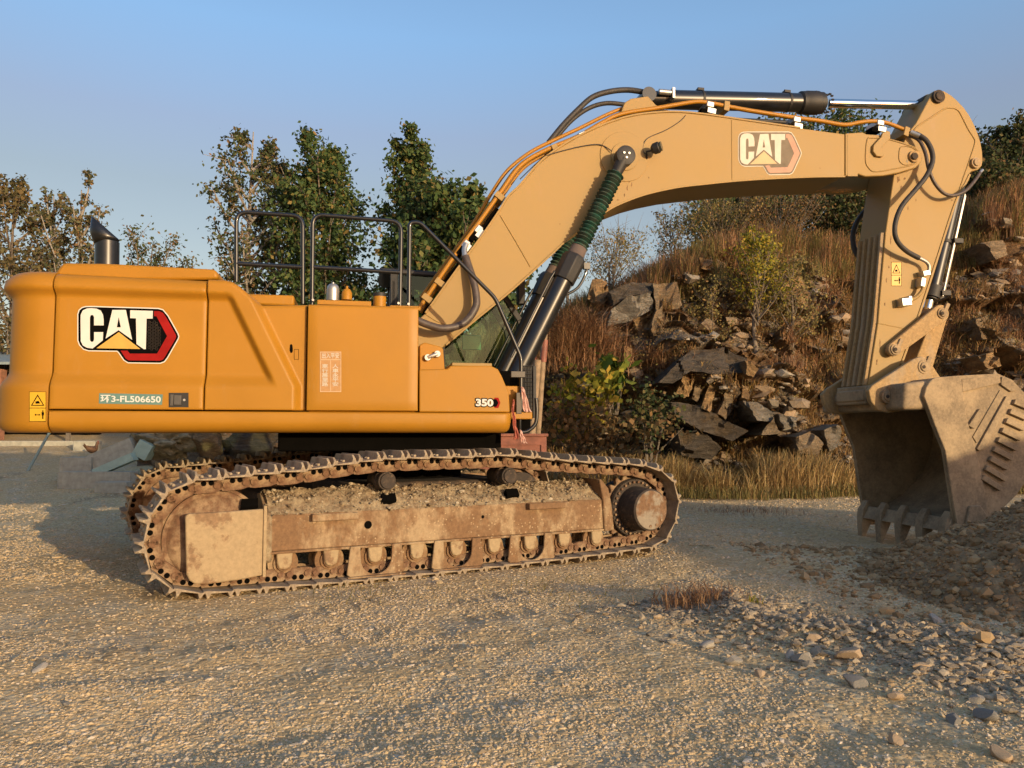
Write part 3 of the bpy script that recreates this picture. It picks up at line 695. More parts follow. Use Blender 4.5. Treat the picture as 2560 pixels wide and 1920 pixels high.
for x, y, an in ((1068, 745, .93), (1818, 264, -.12), (1390, 372, .5), (1250, 490, .93), (1100, 706, .93), (2268, 328, -.3)):
    blk(x, y, -.34, -.05, .07, .12, an, 'pipe_bracket', M['tan'], boom, .004)
for x, y in ((1075, 768), (1120, 700), (1140, 672), (1218, 560), (1235, 535)): blk(x, y, -.33, -.05, .16, .06, .93, 'pipe_bracket', M['dark'], boom, .004)
# ---- hoses
tubes('boom_hose', M['rubber'], EX, [([(1372,356,-.1),(1408,312,-.08),(1445,274,-.05),(1481,243,-.05),(1524,229,-.05),(1571,225,-.05),(1618,232,-.1),(1640,236,-.12)], -.1, .034)])
tubes('boom_hose', M['rubber'], EX, [([(1390,345,.1),(1430,300,.1),(1473,270,.1),(1517,258,.1),(1565,262,.1)], .1, .028)])
tubes('swing_hose', M['spiral'], EX, [([(1164,640,-.42),(1172,666,-.45),(1183,700,-.5),(1190,735,-.52),(1190,765,-.54),(1172,796,-.56),(1145,815,-.58),(1107,821,-.6),(1076,814,-.6),(1040,800,-.6),(1010,790,-.55)], -.5, .042)])
tubes('hose_elbow', M['zinc'], EX, [([(1166,610,-.33),(1161,625,-.36),(1164,650,-.41)], -.4, .032)])
tubes('sensor_wire', M['rubber'], EX, [([(1300,448,-.34),(1345,405,-.36),(1370,388,-.39),(1430,371,-.39),(1477,362,-.395),(1505,363,-.395),(1530,378,-.42)], -.39, .006)])
tubes('lamp_wire', M['rubber'], EX, [([(1714,288,-.384),(1700,303,-.386),(1665,325,-.386),(1620,345,-.386),(1608,365,-.386),(1609,380,-.39),(1620,388,-.42)], -.39, .005)])
a = S(1620, 384, BV-.05); 
mb = MB(FU); mb.tube([(a[0], BV, a[1]-.05), (a[0]-.02, BV-.06, a[1]+.02), (a[0]+.08, BV-.1, a[1]+.03)], .012, 8)
b = S(1640, 372, BV-.12); mb.lathe((b[0]-.05, BV-.10, b[1]-.01), (b[0]+.06, BV-.18, b[1]+.02), [(0, .035), (.03, .065), (.09, .068), (.1, .06)], 20); lamp = mb.build('boom_lamp', M['blackm'], EX, smooth=40)
mb = MB(FU); mb.cyl((b[0]+.035, BV-.162, b[1]+.015), (b[0]+.05, BV-.173, b[1]+.018), .055, 20); mb.build('lamp_lens', M['lens'], lamp)

# ---- cylinders
def axis(p0, p1, v0, v1=None):
    v1 = v0 if v1 is None else v1
    a = S(p0[0], p0[1], v0); b = S(p1[0], p1[1], v1); return Vector((a[0], v0, a[1])), Vector((b[0], v1, b[1]))
def seg(mb, A, B, t0, t1, r0, r1=None, n=28):
    d = B-A; L = (d*(t1-t0)).length; mb.lathe(tuple(A+d*t0), tuple(A+d*t1), [(0, r0), (L, r0 if r1 is None else r1)], n)
def boomcyl(v, near):
    A, B = axis((1292, 935), (1561, 392), -.56) ; 
    if not near: A.y = v; B.y = v
    # lengths along the axis: barrel to the head block, then bellows, then the rod eye
    tt = lambda px, py: ((Vector((S(px, py, -.56)[0], -.56, S(px, py, -.56)[1]))-Vector((A.x, -.56, A.z))).dot(Vector((B.x-A.x, 0, B.z-A.z)))/((B-A).length**2))
    t1, t2, t3, t4 = tt(1403, 700), tt(1432, 636), tt(1441, 618), tt(1540, 432)
    mb = MB(FU); seg(mb, A, B, -.02, t1, .108); cyl = mb.build('boom_cylinder', M['black'], EX, smooth=40)
    mb = MB(FU); d = (B-A).normalized(); mb.lathe(tuple(A+(B-A)*t1), tuple(A+(B-A)*t2), [(0, .115), (.0, .135), ((t2-t1)*(B-A).length*.85, .142), ((t2-t1)*(B-A).length, .12)], 8); mb.build('cylinder_head', M['blackm'], cyl, smooth=25, bevel=.01)
    mb = MB(FU); n = 21; L = (t4-t3)*(B-A).length; prof_ = []
    for i in range(n):
        x0 = L*i/n; w_ = L/n; j = .005*math.sin(i*2.3)+.003*math.sin(i*5.1); prof_ += [(x0, .070+j), (x0+w_*.42, .096+j*1.2), (x0+w_*.58, .094-j)]
    prof_ += [(L, .07)]; mb.lathe(tuple(A+(B-A)*t3), tuple(A+(B-A)*t4), prof_, 30)
    mb.build('bellows', M['green'], cyl, smooth=60)
    mb = MB(FU); seg(mb, A, B, t2-.002, t3+.012, .10, .088); mb.build('cloth_wrap', simple('wrap_grey%d' % near, (.12, .09, .08), .9, bs=.5), cyl)
    mb = MB(FU); seg(mb, A, B, t4-.01, .985, .062, .08); mb.lathe((B.x, B.y-.075, B.z), (B.x, B.y+.07, B.z), [(0, .08), (.01, .112), (.13, .112), (.145, .1)], 32)
    e = mb.build('rod_eye', M['blackm'], cyl, smooth=40)
    mb = MB(FU)
    for k in range(3):
        an = 2*math.pi*k/3+.5; mb.cyl((B.x+.035*math.cos(an), B.y-.088, B.z+.035*math.sin(an)), (B.x+.035*math.cos(an), B.y-.07, B.z+.035*math.sin(an)), .013, 8)
    mb.build('pin_bolt', M['zinc'], e)
    mb = MB(FU); P = [A+(B-A)*t for t in (.05, t1-.02)]; off = Vector((-.5, -.86, 0))*.0
    nrm = Vector((-(B-A).z, 0, (B-A).x)).normalized()
    q = [P[0]+nrm*.14, P[0]+nrm*.14+(B-A)*.02, P[1]+nrm*.14, A+(B-A)*(t1+.02)+nrm*.13]
    mb.tube([tuple(x) for x in q], .016, 8)
    q = [A+(B-A)*(t2-.01)-nrm*.12, A+(B-A)*(t2-.03)-nrm*.19, A+(B-A)*(t1+.01)-nrm*.19, A+(B-A)*(t1-.04)-nrm*.11]
    mb.tube([tuple(x) for x in cr([tuple(x) for x in q], 5)], .016, 8); a_ = A+(B-A)*(t2-.015)-nrm*.16; mb.box(a_.x-.03, a_.x+.04, a_.y-.03, a_.y+.03, a_.z-.04, a_.z+.03)
    mb.build('cylinder_pipe', M['black'], cyl, smooth=50)
    return A, B
boomcyl(-.56, True); boomcyl(.56, False)
mb = MB(FU); a = S(1292, 935, -.56); mb.box(a[0]-.25, a[0]+.12, -.75, .45, zbot+.0, a[1]+.02); mb.build('cylinder_mount', M['dark'], EX, bevel=.03)
# stick cylinder
A, B = axis((1612, 248), (2347, 240), -.0); B = Vector((S(2347, 240, -.3)[0], 0, S(2347, 240, -.3)[1])); A = Vector((A.x, 0, A.z)); L = (B-A).length
def bt(px): return (S(px, 250, 0)[0]-A.x)/(B.x-A.x)
mb = MB(FU); seg(mb, A, B, bt(1668), bt(2003), .118); mb.lathe(tuple(A-(B-A)*.0), tuple(B), [(.0, .05), (.0, .09), (bt(1670)*L, .115)], 24); mb.cyl((A.x, -.16, A.z), (A.x, .16, A.z), .09)
sc_cyl = mb.build('stick_cylinder', M['black'], EX, smooth=40)
mb = MB(FU); mb.lathe(tuple(A+(B-A)*bt(1996)), tuple(A+(B-A)*bt(2076)), [(0, .12), (.02, .142), (.09, .146), (.10, .150), (.26, .150), (.27, .138), (.33, .138), (.335, .09), (.37, .085)], 32); mb.build('cylinder_head', M['blackm'], sc_cyl, smooth=35)
mb = MB(FU)
for k in range(12):
    an = 2*math.pi*k/12; o = A+(B-A)*bt(2066); mb.cyl((o.x, o.y+.115*math.cos(an), o.z+.115*math.sin(an)), (o.x+.03, o.y+.115*math.cos(an), o.z+.115*math.sin(an)), .014, 6)
mb.build('head_bolt', M['blackm'], sc_cyl)
mb = MB(FU); seg(mb, A, B, bt(2070), bt(2315), .058); mb.build('cylinder_rod', M['chrome'], sc_cyl, smooth=40)
mb = MB(FU); seg(mb, A, B, bt(2308), .985, .062, .085); mb.cyl((B.x, -.13, B.z), (B.x, .13, B.z), .1); mb.build('rod_eye', M['blackm'], sc_cyl, smooth=40)
for px in (1752, 1968):
    mb = MB(FU); o = A+(B-A)*bt(px); mb.lathe((o.x-.015, 0, o.z), (o.x+.015, 0, o.z), [(0, .124), (.03, .124)], 24); mb.box(o.x-.05, o.x+.03, -.04, .04, o.z+.12, o.z+.15); mb.cyl((o.x-.03, 0, o.z+.12), (o.x-.03, 0, o.z+.165), .012, 8)
    mb.build('band_clamp', M['blackm'], sc_cyl)
mb = MB(FU); o = A+(B-A)*bt(1640); mb.cyl((o.x-.02, -.15, o.z+.03), (o.x+.16, -.15, o.z+.03), .036, 16); mb.box(o.x+.14, o.x+.17, -.2, -.09, o.z-.05, o.z+.08); mb.build('hose_flange', M['zinc'], sc_cyl, smooth=40)
mb = MB(FU); br = SL([(1550,288),(1562,256),(1578,246),(1620,240),(1640,262),(1660,272),(1700,282)], -.2); mb.prism(br, -.2, -.14); mb.prism(br, .14, .2); mb.build('stick_cylinder_bracket', M['tan'], boom, bevel=.01)
mb = MB(FU); o = A+(B-A)*bt(1850); mb.tube([(A.x+.2, -.02, A.z-.17), (o.x, -.02, A.z-.175), (S(1995, 280, 0)[0], -.02, A.z-.15)], .028, 10); mb.build('cylinder_pipe', M['blackm'], sc_cyl, smooth=50)

# ---- stick ----------------------------------------------------------------
SV_ = -.27
st_ = [(2331,232),(2338,226),(2347,224),(2361,228),(2378,238),(2393,251),(2410,269),(2424,289),(2436,312),(2445,335),(2452,357),(2456,380),(2457,402),(2455,414),(2446,424),(2430,428),(2424,434),(2413,457),(2386,510),(2319,719),(2284,822),(2250,915),(2235,980),(2222,1004),(2195,1008),(2168,992),(2170,966),(2195,805),(2200,740),(2214,580),(2235,436),(2245,395),(2262,350),(2277,324),(2290,308)]
sp = SL(st_, SV_)
mb = MB(FU); mb.prism(sp, SV_, -SV_); stick = mb.build('stick', M['tan'], EX, bevel=.01)
outline([(2292,318),(2330,292),(2362,272),(2382,270),(2396,276),(2415,312),(2433,346),(2436,362),(2420,410),(2400,468)], SV_-.001, .008, 'doubler_edge', M['tan'], stick) if False else None
tubes('doubler_edge', M['tan'], stick, [([(2285,325),(2296,314),(2330,292),(2362,272),(2380,270),(2394,275),(2404,290),(2420,322),(2435,346),(2437,358),(2428,388),(2405,455),(2375,545),(2330,680)], SV_-.001, .010)])
strip([(2424,436),(2413,459),(2386,512),(2319,721),(2284,824),(2252,912)], .03, SV_, 'rear_flange', M['tan'], stick, side=1, lo_=-.015)
# wear bars on the front face of the stick
lf = [Vector(S(2214, 580, SV_)), Vector(S(2195, 805, SV_)), Vector(S(2171, 962, SV_))]
for k in range(5):
    mb = MB(FU); v = -.22+k*.108; P = [(q.x, v, q.y) for q in lf]
    vs = []
    for q in P: vs += [(q[0]+.01, v-.028, q[2]), (q[0]-.045, v-.02, q[2]), (q[0]-.045, v+.02, q[2]), (q[0]+.01, v+.028, q[2])]
    fs = [(i*4+j, i*4+(j+1) % 4, i*4+4+(j+1) % 4, i*4+4+j) for i in (0, 1) for j in range(4)]+[(0, 1, 2, 3), (11, 10, 9, 8)]; mb.add(vs, fs); mb.build('wear_bar', M['tan_dirty'], stick, bevel=.006)
a = S(2172, 968, SV_); b = S(2165, 1008, SV_)
mb = MB(FU); mb.box(a[0]-.07, a[0]+.06, SV_-.03, -SV_+.03, b[1]-.01, a[1]+.02); mb.box(a[0]-.09, a[0]+.02, SV_-.01, -SV_+.01, b[1]+.03, a[1]-.03); mb.build('stick_end_collar', M['bucket'], stick, bevel=.015)
pin(2347, 241, SV_-.03, .30, .085, 'stick_top_pin', M['steeldark'], EX); pin(2440, 407, SV_-.03, .30, .07, 'bucket_cylinder_pin', M['tan_dirty'], EX)
warning(2229, 656, 2253, 714, SV_, stick)
weld_ = MB(FU); a = S(2194, 808, SV_); b = S(2283, 826, SV_); weld_.tube([(a[0], SV_, a[1]), (b[0], SV_, b[1])], .006, 6); weld_.build('weld_seam', M['tan'], stick)
# hoses over the stick
tubes('stick_hose', M['rubber'], EX, [([(2283,333,-.34),(2297,338,-.38),(2316,352,-.42),(2329,377,-.44),(2331,405,-.45),(2316,440,-.46),(2288,475,-.47),(2256,513,-.48),(2240,550,-.48),(2237,583,-.47),(2246,607,-.45),(2267,628,-.42),(2297,645,-.39)], -.4, .031)])
tubes('stick_hose', M['spiral'], EX, [([(2270,338,-.30),(2289,345,-.34),(2302,357,-.38),(2314,385,-.41),(2321,420,-.42),(2335,455,-.42),(2358,482,-.41),(2383,489,-.40),(2412,478,-.38),(2434,455,-.32),(2450,432,-.26)], -.4, .022)])
tubes('hose_fitting', M['zinc'], EX, [([(2297,645,-.39),(2314,654,-.38),(2322,664,-.37),(2322,678,-.36)], -.36, .022), ([(2276,331,-.33),(2299,340,-.385)], -.36, .034), ([(2446,436,-.26),(2456,425,-.2)], -.2, .018)])
for x, y, w_, h_, an in ((2318, 682, .11, .07, .2), (2309, 705, .07, .12, -.2), (2268, 754, .14, .10, .1), (2277, 746, .05, .07, .1)): blk(x, y, -.385, -.27, w_, h_, an, 'hose_block', M['zinc'], EX, .008)
tubes('stick_pipe', M['tan'], EX, [([(2309,705,-.36),(2306,725,-.36),(2292,742,-.36),(2272,752,-.36)], -.36, .024)])
tubes('far_hose', M['rubber'], EX, [([(2200,500,.5),(2165,525,.55),(2140,560,.55),(2132,600,.55),(2145,640,.5),(2175,660,.45)], .5, .034)])
# bucket cylinder behind the stick
A, B = axis((2440, 408), (2356, 783), -.0); A = Vector((S(2440, 408, SV_)[0], 0, S(2440, 408, SV_)[1])); B = Vector((S(2355, 783, -.3)[0], 0, S(2355, 783, -.3)[1]))
L = (B-A).length
mb = MB(FU); seg(mb, A, B, .06, .83, .10); mb.lathe(tuple(A), tuple(B), [(0, .05), (0, .08), (L*.07, .10)], 20); bc = mb.build('bucket_cylinder', M['black'], EX, smooth=40)
mb = MB(FU); seg(mb, A, B, .80, .875, .125); seg(mb, A, B, .875, .885, .10); mb.build('cylinder_head', M['blackm'], bc, smooth=30)
mb = MB(FU); seg(mb, A, B, .88, .96, .055); mb.build('cylinder_rod', M['chrome'], bc, smooth=40)
mb = MB(FU); seg(mb, A, B, .95, .99, .07); mb.cyl((B.x, -.12, B.z), (B.x, .12, B.z), .095); mb.build('rod_eye', M['tan_dirty'], bc, smooth=40)
d = (B-A).normalized(); nr = Vector((d.z, 0, -d.x)); nr = nr if nr.x > 0 else -nr
mb = MB(FU); q0 = A+d*.35+nr*.12+Vector((0, -.05, 0)); q1 = A+d*L*.85+nr*.15+Vector((0, -.05, 0)); mb.tube([tuple(q0), tuple(q1), tuple(A+d*L*.87+nr*.10)], .014, 8)
mb.tube([tuple(q0+Vector((-.06, -.06, 0))), tuple(q1+Vector((-.06, -.06, 0)))], .014, 8); mb.build('cylinder_pipe', M['zinc'], bc, smooth=50)
for t in (.50, .85):
    mb = MB(FU); o = A+d*L*t; mb.lathe(tuple(o-d*.02), tuple(o+d*.02), [(0, .112), (.04, .112)], 20); mb.box(o.x+.06, o.x+.19, -.14, .0, o.z-.03, o.z+.03)
    mb.build('band_clamp', M['blackm'], bc)
# power links
def slotlink(p0, p1, r0, r1, v0, v1, name, mat, hook=False):
    a = Vector(S(p0[0], p0[1], v0)); b = Vector(S(p1[0], p1[1], v0)); d = (b-a).normalized(); an = math.atan2(d.y, d.x); P = []
    for k in range(13): t = an+math.pi/2+math.pi*k/12; P.append((a.x+r0*math.cos(t), a.y+r0*math.sin(t)))
    for k in range(13): t = an-math.pi/2+math.pi*k/12; P.append((b.x+r1*math.cos(t), b.y+r1*math.sin(t)))
    mb = MB(FU); mb.prism(P, v0, v1); return mb.build(name, mat, EX, bevel=.012)
slotlink((2237, 873), (2354, 783), .085, .11, -.38, -.31, 'side_link', M['tan_dirty']); slotlink((2237, 873), (2354, 783), .085, .11, .31, .38, 'side_link', M['tan_dirty'])
slotlink((2354, 783), (2309, 915), .10, .13, -.24, .24, 'power_link', M['tan_dirty'])
for x, y, v in ((2239, 873, -.385), (2356, 783, -.385), (2310, 917, -.52), (2219, 991, -.56)):
    p_ = pin(x, y, v, .4, .07 if v > -.4 else .085, 'linkage_pin', M['bucket'], EX)
    a = S(x, y, v-.03); mb = MB(FU); mb.cyl((a[0], v-.036, a[1]), (a[0], v-.02, a[1]), .022, 12); mb.build('pin_bolt', M['steeldark'], p_)
    blk(x+(14 if v > -.4 else -18)*0+12, y-14, v-.02, v+.02, .05, .13, -.5, 'pin_lock', M['bucket'], EX, .006)
# ---- bucket ---------------------------------------------------------------
BW = .86
BK = empty('bucket', (0, 0, 0)); BK.parent = EX
def bpts(pts, v=-BW): return SL(pts, v)
# ears
ear = [(2172,976),(2182,963),(2284,898),(2305,891),(2320,896),(2328,908),(2352,944),(2345,985),(2262,1026),(2225,1032),(2196,1026),(2178,1004)]
for v0, v1 in ((-.52, -.44), (.44, .52)):
    mb = MB(FU); mb.prism(SL(ear, -.52), v0, v1); mb.build('bucket_ear', M['tan_dirty'], BK, bevel=.012)
# outer shell: from the top beam round the back to the lip
prof_px = [(2316,1012),(2312,985),(2318,962),(2332,946),(2400,939),(2495,935),(2530,950),(2562,985),(2588,1035),(2596,1090),(2590,1140),(2572,1190),(2540,1235),(2500,1275),(2455,1305),(2415,1318),(2388,1322)]
inn_px = [(2330,1012),(2327,985),(2331,968),(2340,957),(2402,951),(2488,947),(2520,960),(2550,990),(2575,1037),(2583,1090),(2577,1137),(2560,1184),(2531,1226),(2494,1264),(2452,1292),(2414,1305),(2384,1310)]
shellP = [tuple(Vector(p)) for p in bpts(prof_px)]; innP = bpts(inn_px)
def loft(A, B, v0, v1, mat, name, parent, bevel=0):
    n = len(A); vs = [(a[0], v0, a[1]) for a in A]+[(a[0], v0, a[1]) for a in B]+[(a[0], v1, a[1]) for a in A]+[(a[0], v1, a[1]) for a in B]; fs = []
    for i in range(n-1): fs += [(i, i+1, n+i+1, n+i), (2*n+i, 3*n+i, 3*n+i+1, 2*n+i+1), (i, 2*n+i, 2*n+i+1, i+1), (n+i, n+i+1, 3*n+i+1, 3*n+i)]
    fs += [(0, n, 3*n, 2*n), (n-1, 3*n-1, 4*n-1, 2*n-1)]
    mb = MB(FU); mb.add(vs, fs); return mb.build(name, mat, parent, bevel=bevel)
loft(shellP, innP, -BW+.035, BW-.035, M['bucket'], 'bucket_shell', BK)
# side plates
side = [(2306,992),(2311,968),(2322,952),(2334,945),(2400,939),(2495,934),(2530,949),(2563,984),(2590,1035),(2598,1090),(2592,1141),(2573,1192),(2541,1238),(2500,1278),(2470,1300),(2420,1318),(2386,1312),(2372,1220),(2358,1126),(2335,1070)]
for v0, v1 in ((-BW, -BW+.035), (BW-.035, BW)):
    mb = MB(FU); mb.prism(bpts(side), v0, v1); mb.build('side_plate', M['bucket'], BK, bevel=.004)
cut = [(2305,991),(2311,968),(2322,952),(2334,944),(2398,939),(2404,1000),(2412,1046),(2430,1110),(2446,1170),(2454,1215),(2462,1262),(2464,1290),(2446,1330),(2428,1345),(2408,1336),(2388,1318),(2372,1220),(2358,1126),(2335,1070)]
for v0, v1 in ((-BW-.035, -BW), (BW, BW+.035)):
    mb = MB(FU); mb.prism(bpts(cut), v0, v1); mb.build('side_cutter', M['bucket'], BK, bevel=.01)
# raised wear plates on the near side plate
def splate(pts, th, nm='wear_plate'):
    for sg in (-1, 1):
        mb = MB(FU); v0, v1 = (-BW-th, -BW-.001) if sg < 0 else (BW+.001, BW+th); mb.prism(bpts(pts), v0, v1); mb.build(nm, M['bucket'], BK, bevel=.006)
splate([(2400,948),(2496,940),(2497,958),(2402,980)], .03); splate([(2500,942),(2530,952),(2540,975),(2524,980),(2498,962)], .03)
splate([(2512,990),(2524,1000),(2458,1120),(2444,1128),(2438,1122)], .03); splate([(2498,975),(2510,986),(2440,1108),(2430,1092)], .014); splate([(2444,1022),(2458,1028),(2430,1072),(2416,1064)], .035)
for k in range(9):
    t = k/8; L0 = Vector((2530, 1004)).lerp(Vector((2450, 1192)), t); an = math.radians(22+10*t); d_ = Vector((math.cos(an), math.sin(an))); pr = Vector((-d_.y, d_.x)); ln = 44+8*math.sin(3*t)+(10 if k > 6 else 0); wd = 6.5
    o1 = L0+d_*ln; splate([tuple(L0-pr*wd), tuple(o1-pr*wd), tuple(o1+pr*wd), tuple(L0+pr*wd)], .045, 'wear_bar')
# top beam
a = S(2245, 990, -.52); b = S(2335, 990, -.6); r = (S(2290, 953, -.6)[1]-S(2290, 1024, -.6)[1])/2
mb = MB(FU); zc = S(2290, 989, -.6)[1]
mb.box(a[0]+.08, b[0]+.05, -.44, .44, zc-r, zc+r); tp = mb.build('top_beam', M['bucket'], BK, bevel=.08, seg=4)
mb = MB(FU); tb = SL([(2262, 958), (2330, 950), (2330, 1024), (2258, 1024)], -BW+.02); mb.prism(tb, -BW+.02, BW-.02); mb.build('torque_tube', M['bucket'], BK, bevel=.05, seg=4)
# lip and teeth
lipa = [(2384,1296),(2420,1300),(2422,1322),(2380,1332),(2368,1330)]
mb = MB(FU); mb.prism(bpts(lipa), -BW+.02, BW-.02); mb.build('lip', M['bucket'], BK, bevel=.008)
o = Vector(bpts([(2384, 1316)])[0])
def tooth(v, par):
    mb = MB(FU); w0, w1 = .065, .042; sec = [(o.x+.02, o.y+.17, .02, w0*.75), (o.x+.0, o.y+.03, .085, w0), (o.x-.02, o.y-.08, .080, w0*.95), (o.x-.05, o.y-.20, .055, w1+.01), (o.x-.085, o.y-.37, .014, w1)]
    dd = [(1, 0), (.9, .3), (.75, .6), (.7, .7), (.7, .7)]; vs = []
    for (x, z, h, w_), (ax, az) in zip(sec, [(-.98, .12), (-.97, .2), (-.96, .25), (-.95, .3), (-.94, .3)]):
        vs += [(x-ax*h, v-w_, z-az*h), (x+ax*h, v-w_, z+az*h), (x+ax*h, v+w_, z+az*h), (x-ax*h, v+w_, z-az*h)]
    fs = [(i*4+j, i*4+(j+1) % 4, i*4+4+(j+1) % 4, i*4+4+j) for i in range(4) for j in range(4)]+[(0, 1, 2, 3), (19, 18, 17, 16)]
    mb.add(vs, fs); return mb.build('tooth', M['bucket'], par, bevel=.008)
for k in range(5): tooth(-BW+.09+k*(2*BW-.18)/4, BK)
for sg in (-1, 1):
    mb = MB(FU); mb.prism(bpts([(2414,1264),(2440,1262),(2460,1290),(2448,1330),(2428,1354),(2404,1354),(2400,1325)]), sg*(BW+.07) if sg < 0 else BW+.03, -(BW+.03) if sg < 0 else BW+.07); mb.build('side_protector', M['bucket'], BK, bevel=.012)

# ---- undercarriage --------------------------------------------------------
NV = -1.67
near_px = [(446,1208),(503,1199),(585,1192),(648,1184),(781,1173),(844,1161),(901,1154),(965,1147),(1078,1143),(1180,1141),(1281,1137),(1339,1143),(1424,1151),(1515,1157),(1603,1162),(1645,1172),(1676,1190),(1692,1220),(1699,1255),(1694,1290),(1678,1332),(1652,1362),(1590,1374),(1508,1386),(1339,1407),(1169,1426),(1000,1443),(850,1457),(696,1469),(560,1481),(490,1485),(440,1478),(404,1463),(375,1432),(360,1398),(357,1360),(362,1322),(378,1284),(408,1240)]
PT = [T(x, y, NV) for x, y in near_px]
P3 = cr([(p[0], 0, p[1]) for p in PT], 8, True); P3 = [Vector((p.x, p.z)) for p in P3]
Ls = [0]
for i in range(len(P3)): Ls.append(Ls[-1]+(P3[(i+1) % len(P3)]-P3[i]).length)
NS = int(round(Ls[-1]/.228)); pitch = Ls[-1]/NS
def at(s):
    s %= Ls[-1]; import bisect
    i = bisect.bisect_right(Ls, s)-1; i = min(i, len(P3)-1); t = (s-Ls[i])/max(1e-9, Ls[i+1]-Ls[i]); return P3[i].lerp(P3[(i+1) % len(P3)], t)
# shoe: x along the chain, y across, z outward (flat plate at z=0, grousers stand out)
hp_ = pitch/2
sec = [(-hp_-.012, -.016), (-hp_+.02, -.004), (hp_-.03, -.018), (hp_+.004, -.018), (hp_+.004, .0), (hp_-.012, .004), (hp_-.022, .066), (hp_-.038, .066), (hp_-.054, .004), (-hp_+.048, .004), (-hp_+.032, .066), (-hp_+.016, .066), (-hp_+.002, .004), (-hp_-.012, .0)]
n = len(sec); vs = []
for (y, ch) in ((-.30, 1), (-.258, 0), (.258, 0), (.30, 1)):
    for x, z in sec: vs.append((x, y, (z if z < .03 else (z*.55 if ch else z))))
fs = [tuple(range(n)), tuple(range(4*n-1, 3*n-1, -1))]
for k in range(3): fs += [(k*n+i, (k+1)*n+i, (k+1)*n+(i+1) % n, k*n+(i+1) % n) for i in range(n)]
mb = MB(); mb.add(vs, fs)
for x in (-.03, .035):
    for y in (-.07, -.13, .07, .13): mb.lathe((x, y, .002), (x, y, .022), [(0, .016), (.018, .016), (.02, .012)], 6)
sh0 = mb.build('track_shoe', M['shoe'], None, bevel=.003, smooth=30, seg=1); sh_me = sh0.data
# link plate pair with pin boss and two bolt pockets
def linkpoly(r, z0):
    return [(-hp_*1.08, z0-.02), (-hp_*.92, z0-.052), (-hp_*.55, z0-.06), (hp_*.55, z0-.058), (hp_*1.0, z0-.045), (hp_*1.18, z0), (hp_*1.0, z0+.05), (-hp_*.75, z0+.05), (-hp_*1.1, z0+.02)]
mb = MB()
for y0, y1 in ((-.125, -.075), (.075, .125)): mb.prism(linkpoly(0, -.068), y0, y1)
for y0, y1 in ((-.14, -.125), (.125, .14)): mb.cyl((-hp_*.62, y0, -.075), (-hp_*.62, y1, -.075), .03, 14)
mb.cyl((hp_*.75, -.14, -.072), (hp_*.75, .14, -.072), .028, 14)
lk0 = mb.build('track_link', M['rust'], None, bevel=.008, smooth=35); lk_me = lk0.data
mb = MB()
for x in (-.018, .042):
    mb.lathe((x, -.127, -.045), (x, -.1245, -.045), [(0, .022), (.0025, .024)], 10); mb.lathe((x, .1245, -.045), (x, .127, -.045), [(0, .024), (.0025, .022)], 10)
pk0 = mb.build('t', M['dark'], None, smooth=0); 
# pockets join the link mesh as its own dark material slot
import bmesh
bm = bmesh.new(); bm.from_mesh(lk_me); nf = len(bm.faces); bm.from_mesh(pk0.data); bm.faces.ensure_lookup_table()
for f_ in bm.faces[nf:]: f_.material_index = 1
bm.to_mesh(lk_me); bm.free(); lk_me.materials.append(M['dark']); bpy.data.objects.remove(pk0)
first = True
for side_, vc in ((0, -1.37), (1, 1.37)):
    tr = empty('crawler_track', (0, 0, 0)); tr.parent = EX
    for k in range(NS):
        p = at(k*pitch); q = at(k*pitch+pitch*.5); p_ = at(k*pitch-pitch*.5); d = (q-p_).normalized(); nx, nz = -d.y, d.x   # tangent runs clockwise seen from the camera
        c = (q+p_)/2
        xa = Vector(FT(d.x, 0, d.y)); za = Vector(FT(nx, 0, nz)); ya = za.cross(xa); o_ = Vector(FT(c.x, vc, c.y))
        m4 = Matrix(((xa.x, ya.x, za.x, o_.x), (xa.y, ya.y, za.y, o_.y), (xa.z, ya.z, za.z, o_.z), (0, 0, 0, 1)))
        if first: so, lo_ = sh0, lk0; first = False
        else:
            so = sh0.copy(); lo_ = lk0.copy(); sc.collection.objects.link(so); sc.collection.objects.link(lo_)
        so.parent = tr; lo_.parent = tr; so.matrix_local = m4; lo_.matrix_local = m4
